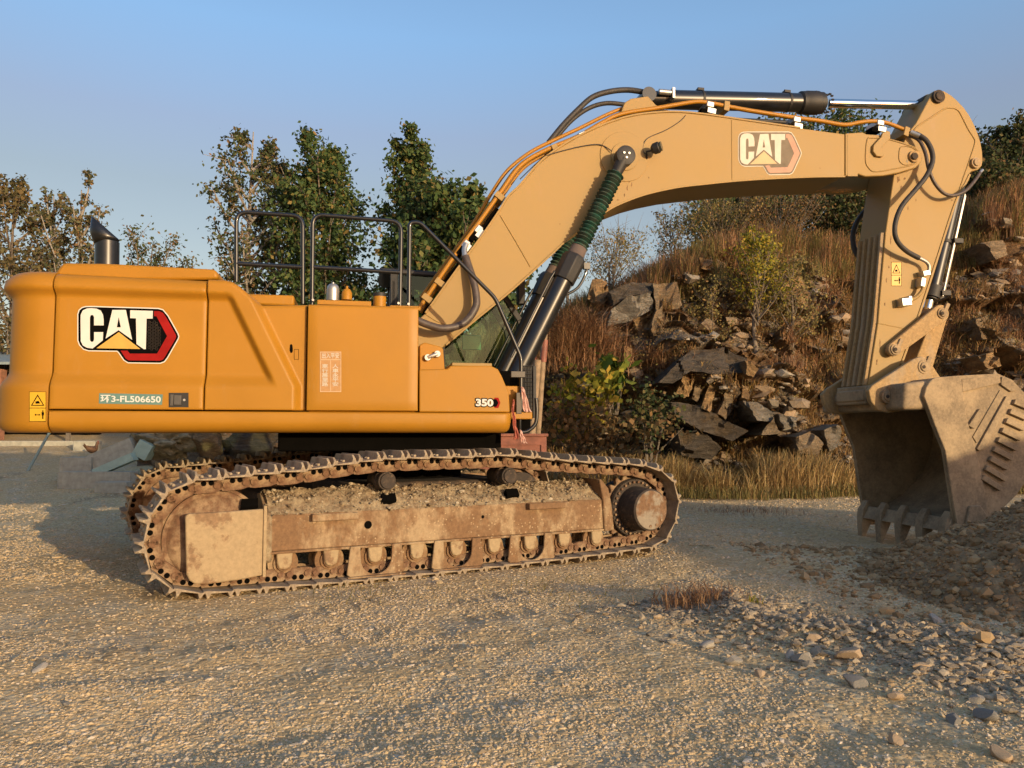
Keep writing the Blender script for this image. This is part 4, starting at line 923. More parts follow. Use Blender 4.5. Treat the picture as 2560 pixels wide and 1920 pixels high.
# track frames
zE = T(1000, 1274, -1.55)[1]; zF = T(1000, 1357, -1.55)[1]
print('track NS', NS, 'pitch', pitch, 'frame z', zE, zF)
MUD = []
def frame(sg, vv, name):
    fr = lambda u, v, z: FT(u, v*sg, z)
    uL = T(664, 1300, -1.55)[0]; uR = T(1512, 1280, -1.55)[0]; zt = zE+.17
    mb = MB(fr)
    sec_ = [(-1.55, zF), (-1.55, zE), (-1.42, zE+.09), (-1.27, zt), (-1.15, zt), (-1.12, zE-.02), (-1.12, zF)]
    nseg = 30; vs = []; n = len(sec_); fs = []
    for i in range(nseg+1):
        u = uL+(uR-uL)*i/nseg
        for v, z in sec_: vs.append((u, v, z))
    for i in range(nseg): fs += [(i*n+j, i*n+(j+1) % n, i*n+n+(j+1) % n, i*n+n+j) for j in range(n)]
    fs += [tuple(range(n)), tuple(range(len(vs)-1, len(vs)-n-1, -1))]; mb.add(vs, fs)
    f = mb.build('track_frame', M['frame'], EX, bevel=.008)
    mb = MB(fr); mb.box(uL-.02, uR+.02, -1.565, -1.10, zF-.022, zF-.001); mb.build('frame_flange', M['frame'], f, bevel=.004)
    # caked mud on the sloping top
    nu, nv = 260, 30; U = np.linspace(uL+.03, uR-.05, nu); W = np.linspace(0, 1, nv); UU, WW = np.meshgrid(U, W, indexing='ij')
    Vv = -1.545+WW*.40; Zb = np.interp(Vv, [-1.55, -1.42, -1.27, -1.15], [zE, zE+.09, zt, zt])
    nzv = fbm(UU*14, Vv*14+40, 4); nz2 = fbm(UU*3, Vv*3+9, 3); edge = np.minimum(1, np.minimum(WW*6+.1, (1-WW)*5+.05))
    Z = Zb+(.006+np.maximum(0, nzv-.42)*.11+np.maximum(0, nz2-.45)*.08)*edge
    Vv = Vv-.012*edge*(nzv-.3)
    pts = np.array([fr(a, b, c) for a, b, c in zip(UU.ravel(), Vv.ravel(), Z.ravel())])
    idx = np.arange(nu*nv).reshape(nu, nv); fq = np.stack([idx[:-1, :-1], idx[1:, :-1], idx[1:, 1:], idx[:-1, 1:]], -1).reshape(-1, 4)
    npmesh('caked_mud', pts, fq if sg > 0 else fq[:, ::-1], M['caked'], f, True)
    MUD.append((pts, f, sg))
    # idler guard plate
    gp = [(463,1290),(470,1284),(560,1280),(664,1272),(663,1300),(661,1438),(600,1450),(520,1461),(488,1461),(474,1452),(466,1436)]
    gq = [T(x, y, -1.62) for x, y in gp]; mb = MB(fr); mb.prism(gq, -1.62, -1.57); mb.build('idler_guard', M['guard'], EX, bevel=.02, seg=3)
    a = T(650, 1240, -1.5); b = T(480, 1290, -1.5)
    mb = MB(fr); mb.box(b[0]+.05, a[0]+.1, -1.57, -1.16, T(500, 1460, -1.57)[1]+.12, T(500, 1292, -1.57)[1]+.01); mb.build('idler_yoke', M['caked'], f, bevel=.03)
    mb = MB(fr); g1 = T(664, 1270, -1.63); g2 = T(664, 1442, -1.63); mb.box(g1[0]-.015, g1[0]+.012, -1.64, -1.56, g2[1], g1[1]+.02); mb.build('guard_rib', M['guard'], f, bevel=.004)
    # end plate by the sprocket
    a = T(1512, 1240, -1.55); mb = MB(fr); mb.prism([(a[0]-.02, zF-.03), (a[0]+.10, zF-.02), (a[0]+.07, zE-.05), (a[0]+.03, zE+.12), (a[0]-.06, zt+.05), (a[0]-.09, zt+.05), (a[0]-.04, zE)], -1.58, -1.13); mb.build('frame_end_plate', M['frame'], f, bevel=.012)
    # step bars and holes
    for x0, x1, y in ((780, 895, 1292), (1322, 1420, 1264)):
        a = T(x0, y, -1.6); b = T(x1, y, -1.6); z = T((x0+x1)/2, y, -1.6)[1]
        mb = MB(fr); mb.box(a[0], b[0], -1.62, -1.595, z-.03, z+.03); mb.box(a[0], a[0]+.03, -1.6, -1.54, z-.03, z+.03); mb.box(b[0]-.03, b[0], -1.6, -1.54, z-.03, z+.03); mb.build('step_bar', M['frame'], f, bevel=.005)
    for x, y, r in ((920, 1312, .036), (1207, 1292, .016)):
        mb = MB(fr); a = T(x, y, -1.55); mb.cyl((a[0], -1.552, a[1]), (a[0], -1.545, a[1]), r, 20)
        mb.build('drain_hole', M['dark'], f)
    for x, y in ((965, 1242), (1272, 1228), (620, 1257)):
        mb = MB(fr); a = T(x, y, -1.42); vs = []; u = a[0]; k = [( -.075, -1.50, zE+.055), (.065, -1.50, zE+.055), (.075, -1.43, zE+.115), (-.06, -1.43, zE+.115)]
        vs = [(u+p[0], p[1]-.03, p[2]+.032) for p in k]+[(u+p[0], p[1]+.02, p[2]-.03) for p in k]; mb.add(vs, [(0, 1, 2, 3), (7, 6, 5, 4), (0, 4, 5, 1), (1, 5, 6, 2), (2, 6, 7, 3), (3, 7, 4, 0)])
        mb.build('clean_out_hole', M['dark'], f)
    # rollers
    ctrs = [(708,1404),(810,1398),(905,1391),(1017,1378),(1141,1366),(1258,1355),(1347,1348),(1420,1342),(1485,1336)]
    us = [T(x, y, -1.50)[0] for x, y in ctrs]; uu = [us[0]+(us[-1]-us[0])*i/8 for i in range(9)]; zr = T(905, 1393, -1.5)[1]
    for u in uu:
        mb = MB(fr); mb.lathe((u, -1.54, zr), (u, -1.20, zr), [(0, .05), (.0, .062), (.03, .068), (.031, .085), (.05, .088), (.051, .13), (.075, .135), (.085, .105), (.25, .105), (.26, .135), (.285, .13), (.34, .08)], 28)
        mb.build('bottom_roller', M['frame'], f, smooth=35)
        mb = MB(fr); mb.prism([(u-.07, zF), (u+.07, zF), (u+.062, zr+.01), (u+.045, zr-.035), (u, zr-.05), (u-.045, zr-.035), (u-.062, zr+.01)], -1.56, -1.50); mb.build('roller_bracket', M['guard'], f, bevel=.012)
    for i in (2, 4, 6):
        u = uu[i]; w_ = .27; zb = zr-.155; P = [(u-w_, zb+.02), (u-w_+.03, zb), (u+w_-.03, zb), (u+w_, zb+.02), (u+w_-.03, zF), (u+.15, zF)]
        P += [(u+.145*math.cos(math.radians(t)), zr+.0+.145*math.sin(math.radians(t))) for t in range(0, -181, -15)]+[(u-.15, zF), (u-w_+.03, zF)]
        mb = MB(fr); mb.prism(P, -1.585, -1.56); mb.box(u-w_, u+w_, -1.62, -1.56, zb-.012, zb+.004); mb.build('roller_guard', M['frame'], f, bevel=.006)
    # carrier rollers
    for x, y in ((968, 1203), (1274, 1190)):
        a = T(x, y, -1.52); mb = MB(fr); mb.lathe((a[0], -1.54, a[1]), (a[0], -1.15, a[1]), [(0, .05), (.0, .066), (.02, .072), (.021, .084), (.05, .086), (.051, .075), (.12, .075), (.13, .09), (.18, .09), (.19, .075), (.39, .075)], 28)
        mb.box(a[0]-.06, a[0]+.06, -1.32, -1.22, zt-.05, a[1]); mb.build('carrier_roller', M['steeldark'], f, smooth=35)
    # idler
    ic = T(532, 1345, -1.45); ic = (at(0)[0]*0+T(498, 1347, -1.45)[0]+.11, T(520, 1347, -1.45)[1])
    mb = MB(fr); mb.lathe((ic[0], -1.47, ic[1]), (ic[0], -1.27, ic[1]), [(0, .06), (.0, .30), (.02, .34), (.04, .36), (.041, .395), (.065, .40), (.07, .425), (.13, .425), (.135, .40), (.16, .395), (.161, .35), (.2, .1)], 56); mb.build('idler_wheel', M['rust'], EX, smooth=35)
    # sprocket and final drive
    s0 = T(1576, 1268, -1.37); N = 21; P = []
    for k in range(N*4):
        an = 2*math.pi*k/(N*4); r_ = .385 if k % 4 in (0, 1) else .33; P.append((s0[0]+r_*math.cos(an), s0[1]+r_*math.sin(an)))
    mb = MB(fr); mb.prism(P, -1.40, -1.34); mb.build('sprocket', M['rust'], EX, bevel=.01)
    mb = MB(fr); mb.lathe((s0[0], -1.46, s0[1]), (s0[0], -1.1, s0[1]), [(0, .24), (0, .31), (.02, .32), (.09, .32), (.1, .28), (.36, .28)], 48); fd = mb.build('drive_flange', M['steeldark'], EX, smooth=35)
    for k in range(30):
        mb = MB(fr); an = 2*math.pi*k/30; mb.cyl((s0[0]+.285*math.cos(an), -1.485, s0[1]+.285*math.sin(an)), (s0[0]+.285*math.cos(an), -1.46, s0[1]+.285*math.sin(an)), .014, 6)
        mb.build('flange_bolt', M['rust'], fd)
    mb = MB(fr); mb.lathe((s0[0], -1.735, s0[1]), (s0[0], -1.45, s0[1]), [(0, .05), (.0, .205), (.012, .222), (.2, .235), (.285, .238)], 48); fh = mb.build('final_drive_housing', M['steeldark'], EX, smooth=35)
    mb = MB(fr); mb.lathe((s0[0], -1.742, s0[1]), (s0[0], -1.735, s0[1]), [(0, .02), (.0, .205), (.007, .208)], 48); mb.build('final_drive_cover', M['hubm'], fh, smooth=35)
    mb = MB(fr)
    for k in range(3): an = math.radians(-40-k*28); mb.cyl((s0[0]+.17*math.cos(an), -1.75, s0[1]+.17*math.sin(an)), (s0[0]+.17*math.cos(an), -1.74, s0[1]+.17*math.sin(an)), .016, 6)
    mb.build('cover_plug', M['rust'], fh)
frame(1, 0, ''); frame(-1, 0, '')
mb = MB(FT); mb.box(-.9, .9, -1.15, 1.15, .42, .82); mb.box(-1.5, -.7, -1.15, 1.15, .42, .66); mb.box(.7, 1.5, -1.15, 1.15, .42, .66); mb.build('car_body', M['steeldark'], EX, bevel=.03)
mb = MB(FU); mb.cyl((0, 0, .8), (0, 0, zbot+.04), .72, 48); mb.build('swing_ring', M['dark'], EX)
mb = MB(FU); mb.box(-1.2, 1.0, -1.1, 1.1, 1.12, zbot+.06); mb.build('belly_plate', M['dark'], EX, bevel=.02)  # shade under the machine is put into its near-black colour

# rust and grease marks near the pins, bare edges on the stick
def mark(px, py, w_, h_, v, par, seed, mat):
    g = random.Random(seed); P = []
    for k in range(13):
        t = 2*math.pi*k/13; r_ = g.uniform(.45, 1.1); P.append((px+math.cos(t)*w_*r_, py+math.sin(t)*h_*r_))
    decal(P, v-.0012, 'rust_mark', mat, par, th=.001)
M['mark'] = muddy('rust_mark', (.16, .085, .035), (.24, .14, .06), .4, .6, 30, spl=False, bs=.2); M['grease'] = simple('grease', (.05, .035, .02), .35, var=.4, sc_=30)
for i, (x, y, w_, h_) in enumerate([(1573,448,3,12),(1568,470,2,8),(1579,462,1.5,7),(1561,488,2,5),(1600,440,2,3),(1622,444,1.5,2.5),(1545,500,4,2),(1522,519,4,2.5),(1483,548,3,2),(1400,560,1.5,2),(1920,400,1.5,1.5),(2050,420,3,1.2)]): mark(x, y, w_, h_, BV, boom, i, M['mark'])
for i, (x, y, w_, h_) in enumerate([(2246,448,5,9),(2253,470,3,7),(2262,446,4,4),(2227,600,1.6,14),(2226,640,1.4,10),(2222,668,2.5,5),(2216,700,1.5,8),(2270,520,2,6),(2290,500,1.5,4),(2200,860,2,14),(2192,905,2,10),(2235,880,3,6),(2380,500,3,2),(2212,760,1.5,5)]): mark(x, y, w_, h_, SV_, stick, 40+i, M['mark'])
for i, (x, y, w_, h_) in enumerate([(2284,408,7,3),(2290,404,4,4),(2268,402,2,5)]): mark(x, y, w_, h_, BV-.012, nosep, 80+i, M['grease'])
# rags tied to the rail by the step
def rag(pts_, v, w_, mat, name, label):
    P = [S(x, y, v) for x, y in pts_]; c = Vector((CX, CY, 0)); n = 14; m = 7; vs = []
    Q = cr([(p[0], 0, p[1]) for p in P], 5); 
    for i, q in enumerate(Q):
        for k in range(m):
            t = k/(m-1)-.5; wd = w_*(.3+.7*i/len(Q)); vs.append((q.x+t*wd+.004*math.sin(i*.9+k), v-.02-.012*math.sin(k*2.1+i*.2), q.z+.004*math.sin(k*1.7+i*.5)))
    fs = [(i*m+k, i*m+k+1, i*m+m+k+1, i*m+m+k) for i in range(len(Q)-1) for k in range(m-1)]
    mb = MB(lambda a, b, c_: tuple(Vector(FU(a, b, c_))+Vector((CX, CY, 0)))); mb.add(vs, fs); o = mb.build(name, mat, None, smooth=60); s = o.modifiers.new('s', 'SOLIDIFY'); s.thickness = .006
    return tag(o, label, 'rag', 'rags tied to the front rail')
rag([(1304, 968), (1308, 985), (1312, 1010), (1318, 1030)], -1.32, .085, M['pink'], 'rag', 'pale pink rag draped over the top of the front grab rail post')
rag([(1283, 1000), (1281, 1025), (1284, 1052), (1288, 1078), (1290, 1098)], -1.34, .05, M['redcloth'], 'rag', 'red and pink rag strip hanging between the yellow front box and the rail')
rag([(1300, 1075), (1303, 1088), (1306, 1098), (1310, 1108)], -1.35, .06, M['pink'], 'rag', 'pale pink rag end hanging below the yellow step at the front')

# ================================================================ GROUND
def gheight(X, Y):
    h = (fbm(X*.9+5, Y*.9+3, 3)-.5)*.07+(fbm(X*4+1, Y*4+8, 4)-.5)*.035
    near = np.exp(-((Y-3.6)/1.8)**2); h = h+near*((fbm(X*.5+Y*.35+20, Y*2.2-X*.7, 4)-.5)*.032+(fbm(X*1.5+Y*.9+60, Y*1.5-X*.6, 4)-.5)*.05)+(fbm(X*2.1+7, Y*2.1+31, 3)-.5)*.026      # churned wheel marks
    for o_ in (-2.55, -3.35):                                                            # faint old cleat prints running past the camera
        q = (X-CX)*-math.sin(TT-.12)+(Y-CY)*math.cos(TT-.12)-o_-.12*np.sin(X*.5); s_ = (X-CX)*math.cos(TT-.12)+(Y-CY)*math.sin(TT-.12)
        h = h+np.exp(-(q/.24)**4)*(.005*np.sign(np.sin(s_*27))*(fbm(X*1.3+3, Y*1.3+8, 2) > .48)-.006)
    d = np.abs((X-1.45)*.78+(Y-5.9)*.62+(fbm(X*1.3, Y*1.3, 2)-.5)*.8)                  # low windrow of stones, right foreground
    t = np.clip((X-1.0)/.8, 0, 1)
    h = h+.11*np.exp(-(d/.38)**2)*t*(.5+fbm(X*3, Y*3, 3))
    tr = np.exp(-(((X-CX)*-math.sin(TT)+(Y-CY)*math.cos(TT)+1.37)/.5)**2)*(np.abs((X-CX)*math.cos(TT)+(Y-CY)*math.sin(TT)) < 3.3)
    h = h*(1-tr*.8)-tr*.012
    h = h-.12*np.exp(-((X-5.2)/2.4)**2-((Y-10.2)/2.0)**2)
    sx_ = np.clip((-1.0-X)/3.0, 0, 1); h = h+.115*np.clip(Y-14, 0, 14)*sx_*sx_*(3-2*sx_)
    return h-.02
def GH(px, py):                               # where the sight line through a photo point meets the ground
    dr = ray(px, py); t = 2.0
    while t < 60:
        x, y, z = dr[0]*t, dr[1]*t, H+dr[2]*t
        if z <= float(gheight(np.array([x]), np.array([y]))[0]): break
        t += .02
    return x, y, z
def axis_pts(a, n, s, c=0): t = np.linspace(-1, 1, n); return c+np.sinh(t*s)/np.sinh(s)*a
gx = axis_pts(220, 620, 5.6, 0); ty = np.linspace(0, 1, 700); gy = 1.8+np.sinh(ty*5.2)/np.sinh(5.2)*240
gy = np.concatenate([[-60, -20, -6, -1, 0.5, 1.3], gy]); GX, GY = np.meshgrid(gx, gy, indexing='ij')
GZ = gheight(GX, GY); pts = np.stack([GX, GY, GZ], -1).reshape(-1, 3); nx_, ny_ = GX.shape; idx = np.arange(nx_*ny_).reshape(nx_, ny_)
fq = np.stack([idx[:-1, :-1], idx[1:, :-1], idx[1:, 1:], idx[:-1, 1:]], -1).reshape(-1, 4)
def ground_mat():
    m, nt, b = mat_new('ground_gravel'); n1 = noise(nt, .55, 5, .6); n2 = noise(nt, 9, 8, .7); n3 = noise(nt, 45, 6, .75); n4 = noise(nt, 1.7, 6, .65)
    v = nt.nodes.new('ShaderNodeTexVoronoi'); v.inputs['Scale'].default_value = 30; v.inputs['Randomness'].default_value = 1
    tc = nt.nodes.new('ShaderNodeTexCoord'); nt.links.new(tc.outputs['Object'], v.inputs['Vector'])
    dirt = ramp(nt, [(.30, (0.367, 0.242, 0.115)), (.5, (0.541, 0.373, 0.183)), (.68, (0.673, 0.485, 0.251))], n3)
    grey = ramp(nt, [(.30, (0.326, 0.247, 0.149)), (.5, (0.500, 0.388, 0.238)), (.70, (0.643, 0.514, 0.332))], n3)
    c = mix(nt, step(nt, n4, .48, .62), dirt, grey)
    dark = mix(nt, step(nt, n1, .58, .68), c, (0.306, 0.213, 0.111))
    sep = nt.nodes.new('ShaderNodeSeparateColor'); nt.links.new(v.outputs['Color'], sep.inputs[0])
    cell = mix(nt, step(nt, sep.outputs[0], .5, 1.0), dark, ramp(nt, [(.2, (0.388, 0.272, 0.140)), (.5, (0.581, 0.427, 0.230)), (.8, (0.694, 0.543, 0.323))], sep.outputs[1]))
    nt.links.new(cell, b.inputs['Base Color']); b.inputs['Roughness'].default_value = .92; b.inputs['Specular IOR Level'].default_value = .2
    h = nt.nodes.new('ShaderNodeMath'); h.operation = 'MULTIPLY_ADD'; nt.links.new(v.outputs['Distance'], h.inputs[0]); h.inputs[1].default_value = -.6; nt.links.new(n2, h.inputs[2])
    bump(nt, b, h.outputs[0], .75, .025); return m
M['ground'] = ground_mat()
tag(npmesh('ground', pts, fq, M['ground'], None, True), kind='structure')

# stones: a few rough polyhedra merged into one mesh
def ico():
    t = (1+5**.5)/2; v = np.array([(-1,t,0),(1,t,0),(-1,-t,0),(1,-t,0),(0,-1,t),(0,1,t),(0,-1,-t),(0,1,-t),(t,0,-1),(t,0,1),(-t,0,-1),(-t,0,1)], float)
    f = np.array([(0,11,5),(0,5,1),(0,1,7),(0,7,10),(0,10,11),(1,5,9),(5,11,4),(11,10,2),(10,7,6),(7,1,8),(3,9,4),(3,4,2),(3,2,6),(3,6,8),(3,8,9),(4,9,5),(2,4,11),(6,2,10),(8,6,7),(9,8,1)])
    return v/np.linalg.norm(v[0]), f
IV, IF = ico()
def stones(name, X, Y, Z, R, mat, flat=.6, jag=.35, seed=1):
    g = np.random.default_rng(seed); n = len(X)
    J = 1+(g.random((n, 12, 1))-.5)*2*jag; V = IV[None]*J
    sc3 = np.stack([1+.5*g.random(n), .7+.5*g.random(n), flat*(.7+.6*g.random(n))], -1)[:, None, :]; V = V*sc3
    a = g.random(n)*6.283; c, s = np.cos(a)[:, None], np.sin(a)[:, None]; tl = (g.random(n)-.5)*.9; ct, st = np.cos(tl)[:, None], np.sin(tl)[:, None]
    x, y, z = V[..., 0], V[..., 1], V[..., 2]; y, z = y*ct-z*st, y*st+z*ct; x, y = x*c-y*s, x*s+y*c
    P = np.stack([x, y, z], -1)*R[:, None, None]+np.stack([X, Y, Z], -1)[:, None, :]
    Fc = IF[None]+(np.arange(n)*12)[:, None, None]
    return npmesh(name, P.reshape(-1, 3), Fc.reshape(-1, 3), mat)
M['stone'] = island('stone', [(0, (0.356, 0.257, 0.149)), (.3, (0.514, 0.366, 0.196)), (.65, (0.594, 0.433, 0.247)), (.93, (0.514, 0.408, 0.289)), (1, (0.673, 0.542, 0.392))], .9)
M['crumb'] = island('crumb', [(0, (.16, .11, .065)), (.5, (.32, .235, .14)), (1, (.46, .38, .27))], .95)
M['clod'] = island('clod', [(0, (0.220, 0.135, 0.064)), (.5, (0.330, 0.210, 0.102)), (1, (0.440, 0.290, 0.145))], .95)
M['stoneg'] = island('stone_grey', [(0, (0.156, 0.129, 0.096)), (.4, (0.368, 0.258, 0.152)), (.7, (0.304, 0.241, 0.168)), (1, (0.497, 0.387, 0.256))], .9, bs=.5)
for pts, f_, sg_ in MUD:
    g = np.random.default_rng(31+sg_); k = g.integers(0, len(pts), 2600 if sg_ > 0 else 300); P = pts[k]+g.normal(size=(len(k), 3))*[.02, .02, 0]; Rr = np.clip(.0045+.005*g.pareto(2.5, len(k)), 0, .022)
    o = stones('mud_crumbs', P[:, 0], P[:, 1], P[:, 2]+Rr*.3, Rr, M['crumb'], flat=.8, jag=.3, seed=8); o.parent = f_; o['kind'] = 'stuff'
n = 150000; r = rng.random(n); Y = 2.7+13*r**2.0; X = Y*(rng.random(n)-.5)*1.5
dn = fbm(X*1.1+3, Y*1.1, 3); keep = rng.random(n) < .30+4.4*np.clip(dn-.44, 0, 1); X, Y = X[keep], Y[keep]; n = len(X)
R = .0028+.0036*rng.pareto(2.6, n)+.0008*Y; R = np.where(R > .018, R*.45, R)*.92; R = np.clip(R, 0, .022)
o = stones('gravel', X, Y, gheight(X, Y)-R*.05, R, M['stone']); tag(o, 'loose small tan and grey gravel covering the yard in front of the machine', 'gravel', kind='stuff')
n = 26000; Y = 7+10.5*rng.random(n); X = Y*(rng.random(n)-.5)*1.5; k = fbm(X*.8+60, Y*.8, 3) > .47; X, Y = X[k], Y[k]; Rf = np.clip(.007+.007*rng.pareto(2.3, len(X)), 0, .035)
tag(stones('far_gravel', X, Y, gheight(X, Y)-Rf*.1, Rf, M['stone'], seed=21), 'loose stones scattered over the farther part of the yard behind the tracks', 'gravel', kind='stuff')
# coarse band of stones on the windrow
n = 13000; t = rng.random(n); bx = 1.15+t*2.2; by = 6.3-t*2.75; off = rng.normal(0, .34, n); X = bx+off*.78; Y = by+off*.62; m_ = Y > 2.6; X, Y = X[m_], Y[m_]; n = len(X)
R = np.clip(.006+.007*rng.pareto(2.2, n), 0, .030)
o = stones('coarse_gravel', X, Y, gheight(X, Y)+R*.2, R, M['stoneg'], jag=.4, seed=5); tag(o, 'coarse grey and tan broken stone in a low band across the right foreground', 'gravel', kind='stuff')
# single larger rocks lying there
rocks = [(2010,1650,.085),(2035,1615,.06),(2125,1650,.10),(1975,1640,.05),(2140,1712,.075),(1832,1650,.06),(2010,1545,.07),(2240,1740,.05),(1770,1610,.06),(2460,1790,.075),(2440,1755,.05),(2235,1840,.05),(1830,1515,.05),(2340,1550,.06),(2490,1640,.06),(2555,1620,.05),(2300,1690,.05),(2060,1545,.04),(100,1680,.05),(165,1757,.03),(915,1655,.028),(2500,1880,.06),(1900,1680,.045),(2180,1620,.05),(2385,1800,.045),(1505,1345,.035)]
looks = ['flat grey', 'small tan', 'large tan', 'pale grey', 'angular brown-grey']
for i, (px, py, r_) in enumerate(rocks):
    x, y = GR(px, py); z = float(gheight(np.array([x]), np.array([y]))[0]); g = np.random.default_rng(50+i)
    import bmesh
    bm = bmesh.new(); bmesh.ops.create_icosphere(bm, subdivisions=3, radius=1)
    cuts = [Vector(g.normal(size=3)).normalized() for _ in range(11)]; dist = [.52+.3*g.random() for _ in cuts]
    for v in bm.verts:
        for c, d_ in zip(cuts, dist):
            e = v.co.dot(c)-d_
            if e > 0: v.co -= c*e
        v.co *= 1+.03*(g.random()-.5)
    me = bpy.data.meshes.new('rock'); bm.to_mesh(me); bm.free()
    mt = simple('rock_%d' % i, [(.27,.235,.19),(.42,.29,.17),(.38,.27,.17),(.36,.31,.25),(.20,.18,.155)][i % 5], .9, var=.25, sc_=14, bs=.6)
    o = finish('rock', me, mt, None, 0, 25); o.location = (x, y, z+r_*.28); r_ *= .78; o.scale = (r_*1.25, r_*.9, r_*.62); o.rotation_euler = (g.random()*.5, g.random()*.5, g.random()*6)
    tag(o, 'loose broken stone bigger than the gravel lying around it in the foreground', 'rock', 'loose stones lying on the gravel')

# soil heap at the right, a mound buried into the ground
HX, HY = 6.75, 6.7
def heap_h(X, Y):
    d = np.sqrt(((X-HX)/3.6)**2+((Y-HY)/3.0)**2); return np.where(d < 1.05, np.maximum(0, 1-d**1.5)*1.0-.06, -.06-.6*np.clip(d-1.05, 0, .6))
hx = np.linspace(2.6, 10.4, 300); hy = np.linspace(4.2, 10.4, 260); AX, AY = np.meshgrid(hx, hy, indexing='ij')
hz = heap_h(AX, AY); k_ = np.clip(hz+.06, 0, .3)/.3
hz = hz+gheight(AX, AY)*0+k_*((fbm(AX*2.2, AY*2.2, 3)-.5)*.35+(fbm(AX*9, AY*9, 4)-.45)*.16)
idx = np.arange(AX.size).reshape(AX.shape); fq = np.stack([idx[:-1, :-1], idx[1:, :-1], idx[1:, 1:], idx[:-1, 1:]], -1).reshape(-1, 4)
M['soil'] = muddy('soil', (0.253, 0.155, 0.072), (0.374, 0.240, 0.115), .4, .65, 5, spl=False, bs=.9, bd=.05)
o = npmesh('soil_heap', np.stack([AX, AY, hz], -1).reshape(-1, 3), fq, M['soil'], None, True); tag(o, 'heap of brown dug soil beside the bucket at the right edge', 'soil heap', kind='stuff')
n = 42000; X = HX+(rng.random(n)-.62)*7.6; Y = HY+(rng.random(n)-.5)*6.4; hh = heap_h(X, Y); m_ = (hh > -.05+.0*X)|(rng.random(n) < .22*(X > 2.6)); X, Y, hh = X[m_], Y[m_], hh[m_]
k_ = np.clip(hh+.06, 0, .3)/.3; Zs = np.maximum(hh+k_*((fbm(X*2.2, Y*2.2, 3)-.5)*.35+(fbm(X*9, Y*9, 4)-.45)*.16), gheight(X, Y))
R = np.clip(.010+.010*rng.pareto(2.5, len(X)), 0, .055)
o = stones('soil_clods', X, Y, Zs+R*.1, R, M['clod'], flat=.8, jag=.25, seed=9); tag(o, 'brown clods of earth scattered over and around the soil heap', 'soil', kind='stuff')
# off-frame spoil bank on the right whose crest shades the low ground
b0 = Vector((15.1, -11.8)); dv = Vector((-.189, .982)); P = []
mb = MB()
secs = [(-30, 2.8), (-15, 2.85), (0, 2.81), (8, 2.78), (13, 2.83), (15, 2.2), (17, 0)]
vs = []; nrm2 = Vector((.982, .189))
for s_, h_ in secs:
    c = b0+dv*s_
    for a_, q in ((-2.2, 0), (0, 1), (1.0, 1.02), (5, .4), (9, 0)): p = c+nrm2*a_; vs.append((p.x, p.y, h_*q-.1))
fs = [(i*5+j, i*5+j+1, i*5+6+j, i*5+5+j) for i in range(len(secs)-1) for j in range(4)]; mb.add(vs, fs)
tag(mb.build('earth_bank', M['soil'], None, smooth=60), kind='structure')

# ================================================================ CLIFF
def cbase(X):   # foot line of the quarry face
    return 17.6+.12*(X-2)+.6*np.sin(X*.7+1)+1.4*np.clip((3-X)/6, 0, 1)
def ctop(X):    # height of the crest
    px = 1280+F*X/21.0
    return np.interp(px, [760, 1000, 1150, 1300, 1400, 1480, 1600, 1750, 1900, 2050, 2200, 2400, 2560, 2800, 3300], [1.0, 2.0, 3.2, 3.8, 4.1, 4.4, 5.0, 5.9, 6.4, 6.5, 6.5, 6.7, 7.5, 8.6, 9.2])
cx = np.linspace(-9, 21, 640); ct = np.linspace(0, 1, 300); CXX, TT_ = np.meshgrid(cx, ct, indexing='ij')
Hc = ctop(CXX); tf = np.clip(TT_/.74, 0, 1); tp_ = np.clip((TT_-.74)/.26, 0, 1)
Zc = -.3+(Hc+.3)*(tf**.95)+tp_*.9; Yc = cbase(CXX)+(tf**1.25)*Hc*.50+tp_*9
Zc = Zc+tp_*fbm(CXX*.5, Yc*.5, 3)*.5
def facets(X, Z, n, sx, sz, amp, seed):
    g = np.random.default_rng(seed); sx0 = g.random(n)*32-10; sz0 = g.random(n)*10-1; a = (g.random(n)-.5)*amp; gxx = g.normal(0, .5, n); gzz = g.normal(-.25, .45, n)
    out = np.empty(X.size); xf, zf = X.ravel(), Z.ravel()
    for s_ in range(0, X.size, 20000):
        dx = (xf[s_:s_+20000, None]-sx0)*sx; dz = (zf[s_:s_+20000, None]-sz0)*sz; k = np.argmin(dx*dx+dz*dz, 1); j = np.arange(len(k))
        out[s_:s_+20000] = a[k]+np.clip((dx[j, k]/sx*gxx[k]+dz[j, k]/sz*gzz[k]), -amp, amp)
    return out.reshape(X.shape)
wx = CXX+(fbm(CXX*.8, Zc*.8, 3)-.5)*1.2; wz = Zc+(fbm(CXX*.8+30, Zc*.8, 3)-.5)*1.2+CXX*.16
disp = facets(wx, wz, 420, 1, 1.7, .95, 1)+facets(wx, wz, 3200, 1, 2.3, .42, 2)+(fbm(CXX*1.1, Zc*1.1, 4)-.5)*1.1+(fbm(CXX*7, Zc*9, 4)-.5)*.18
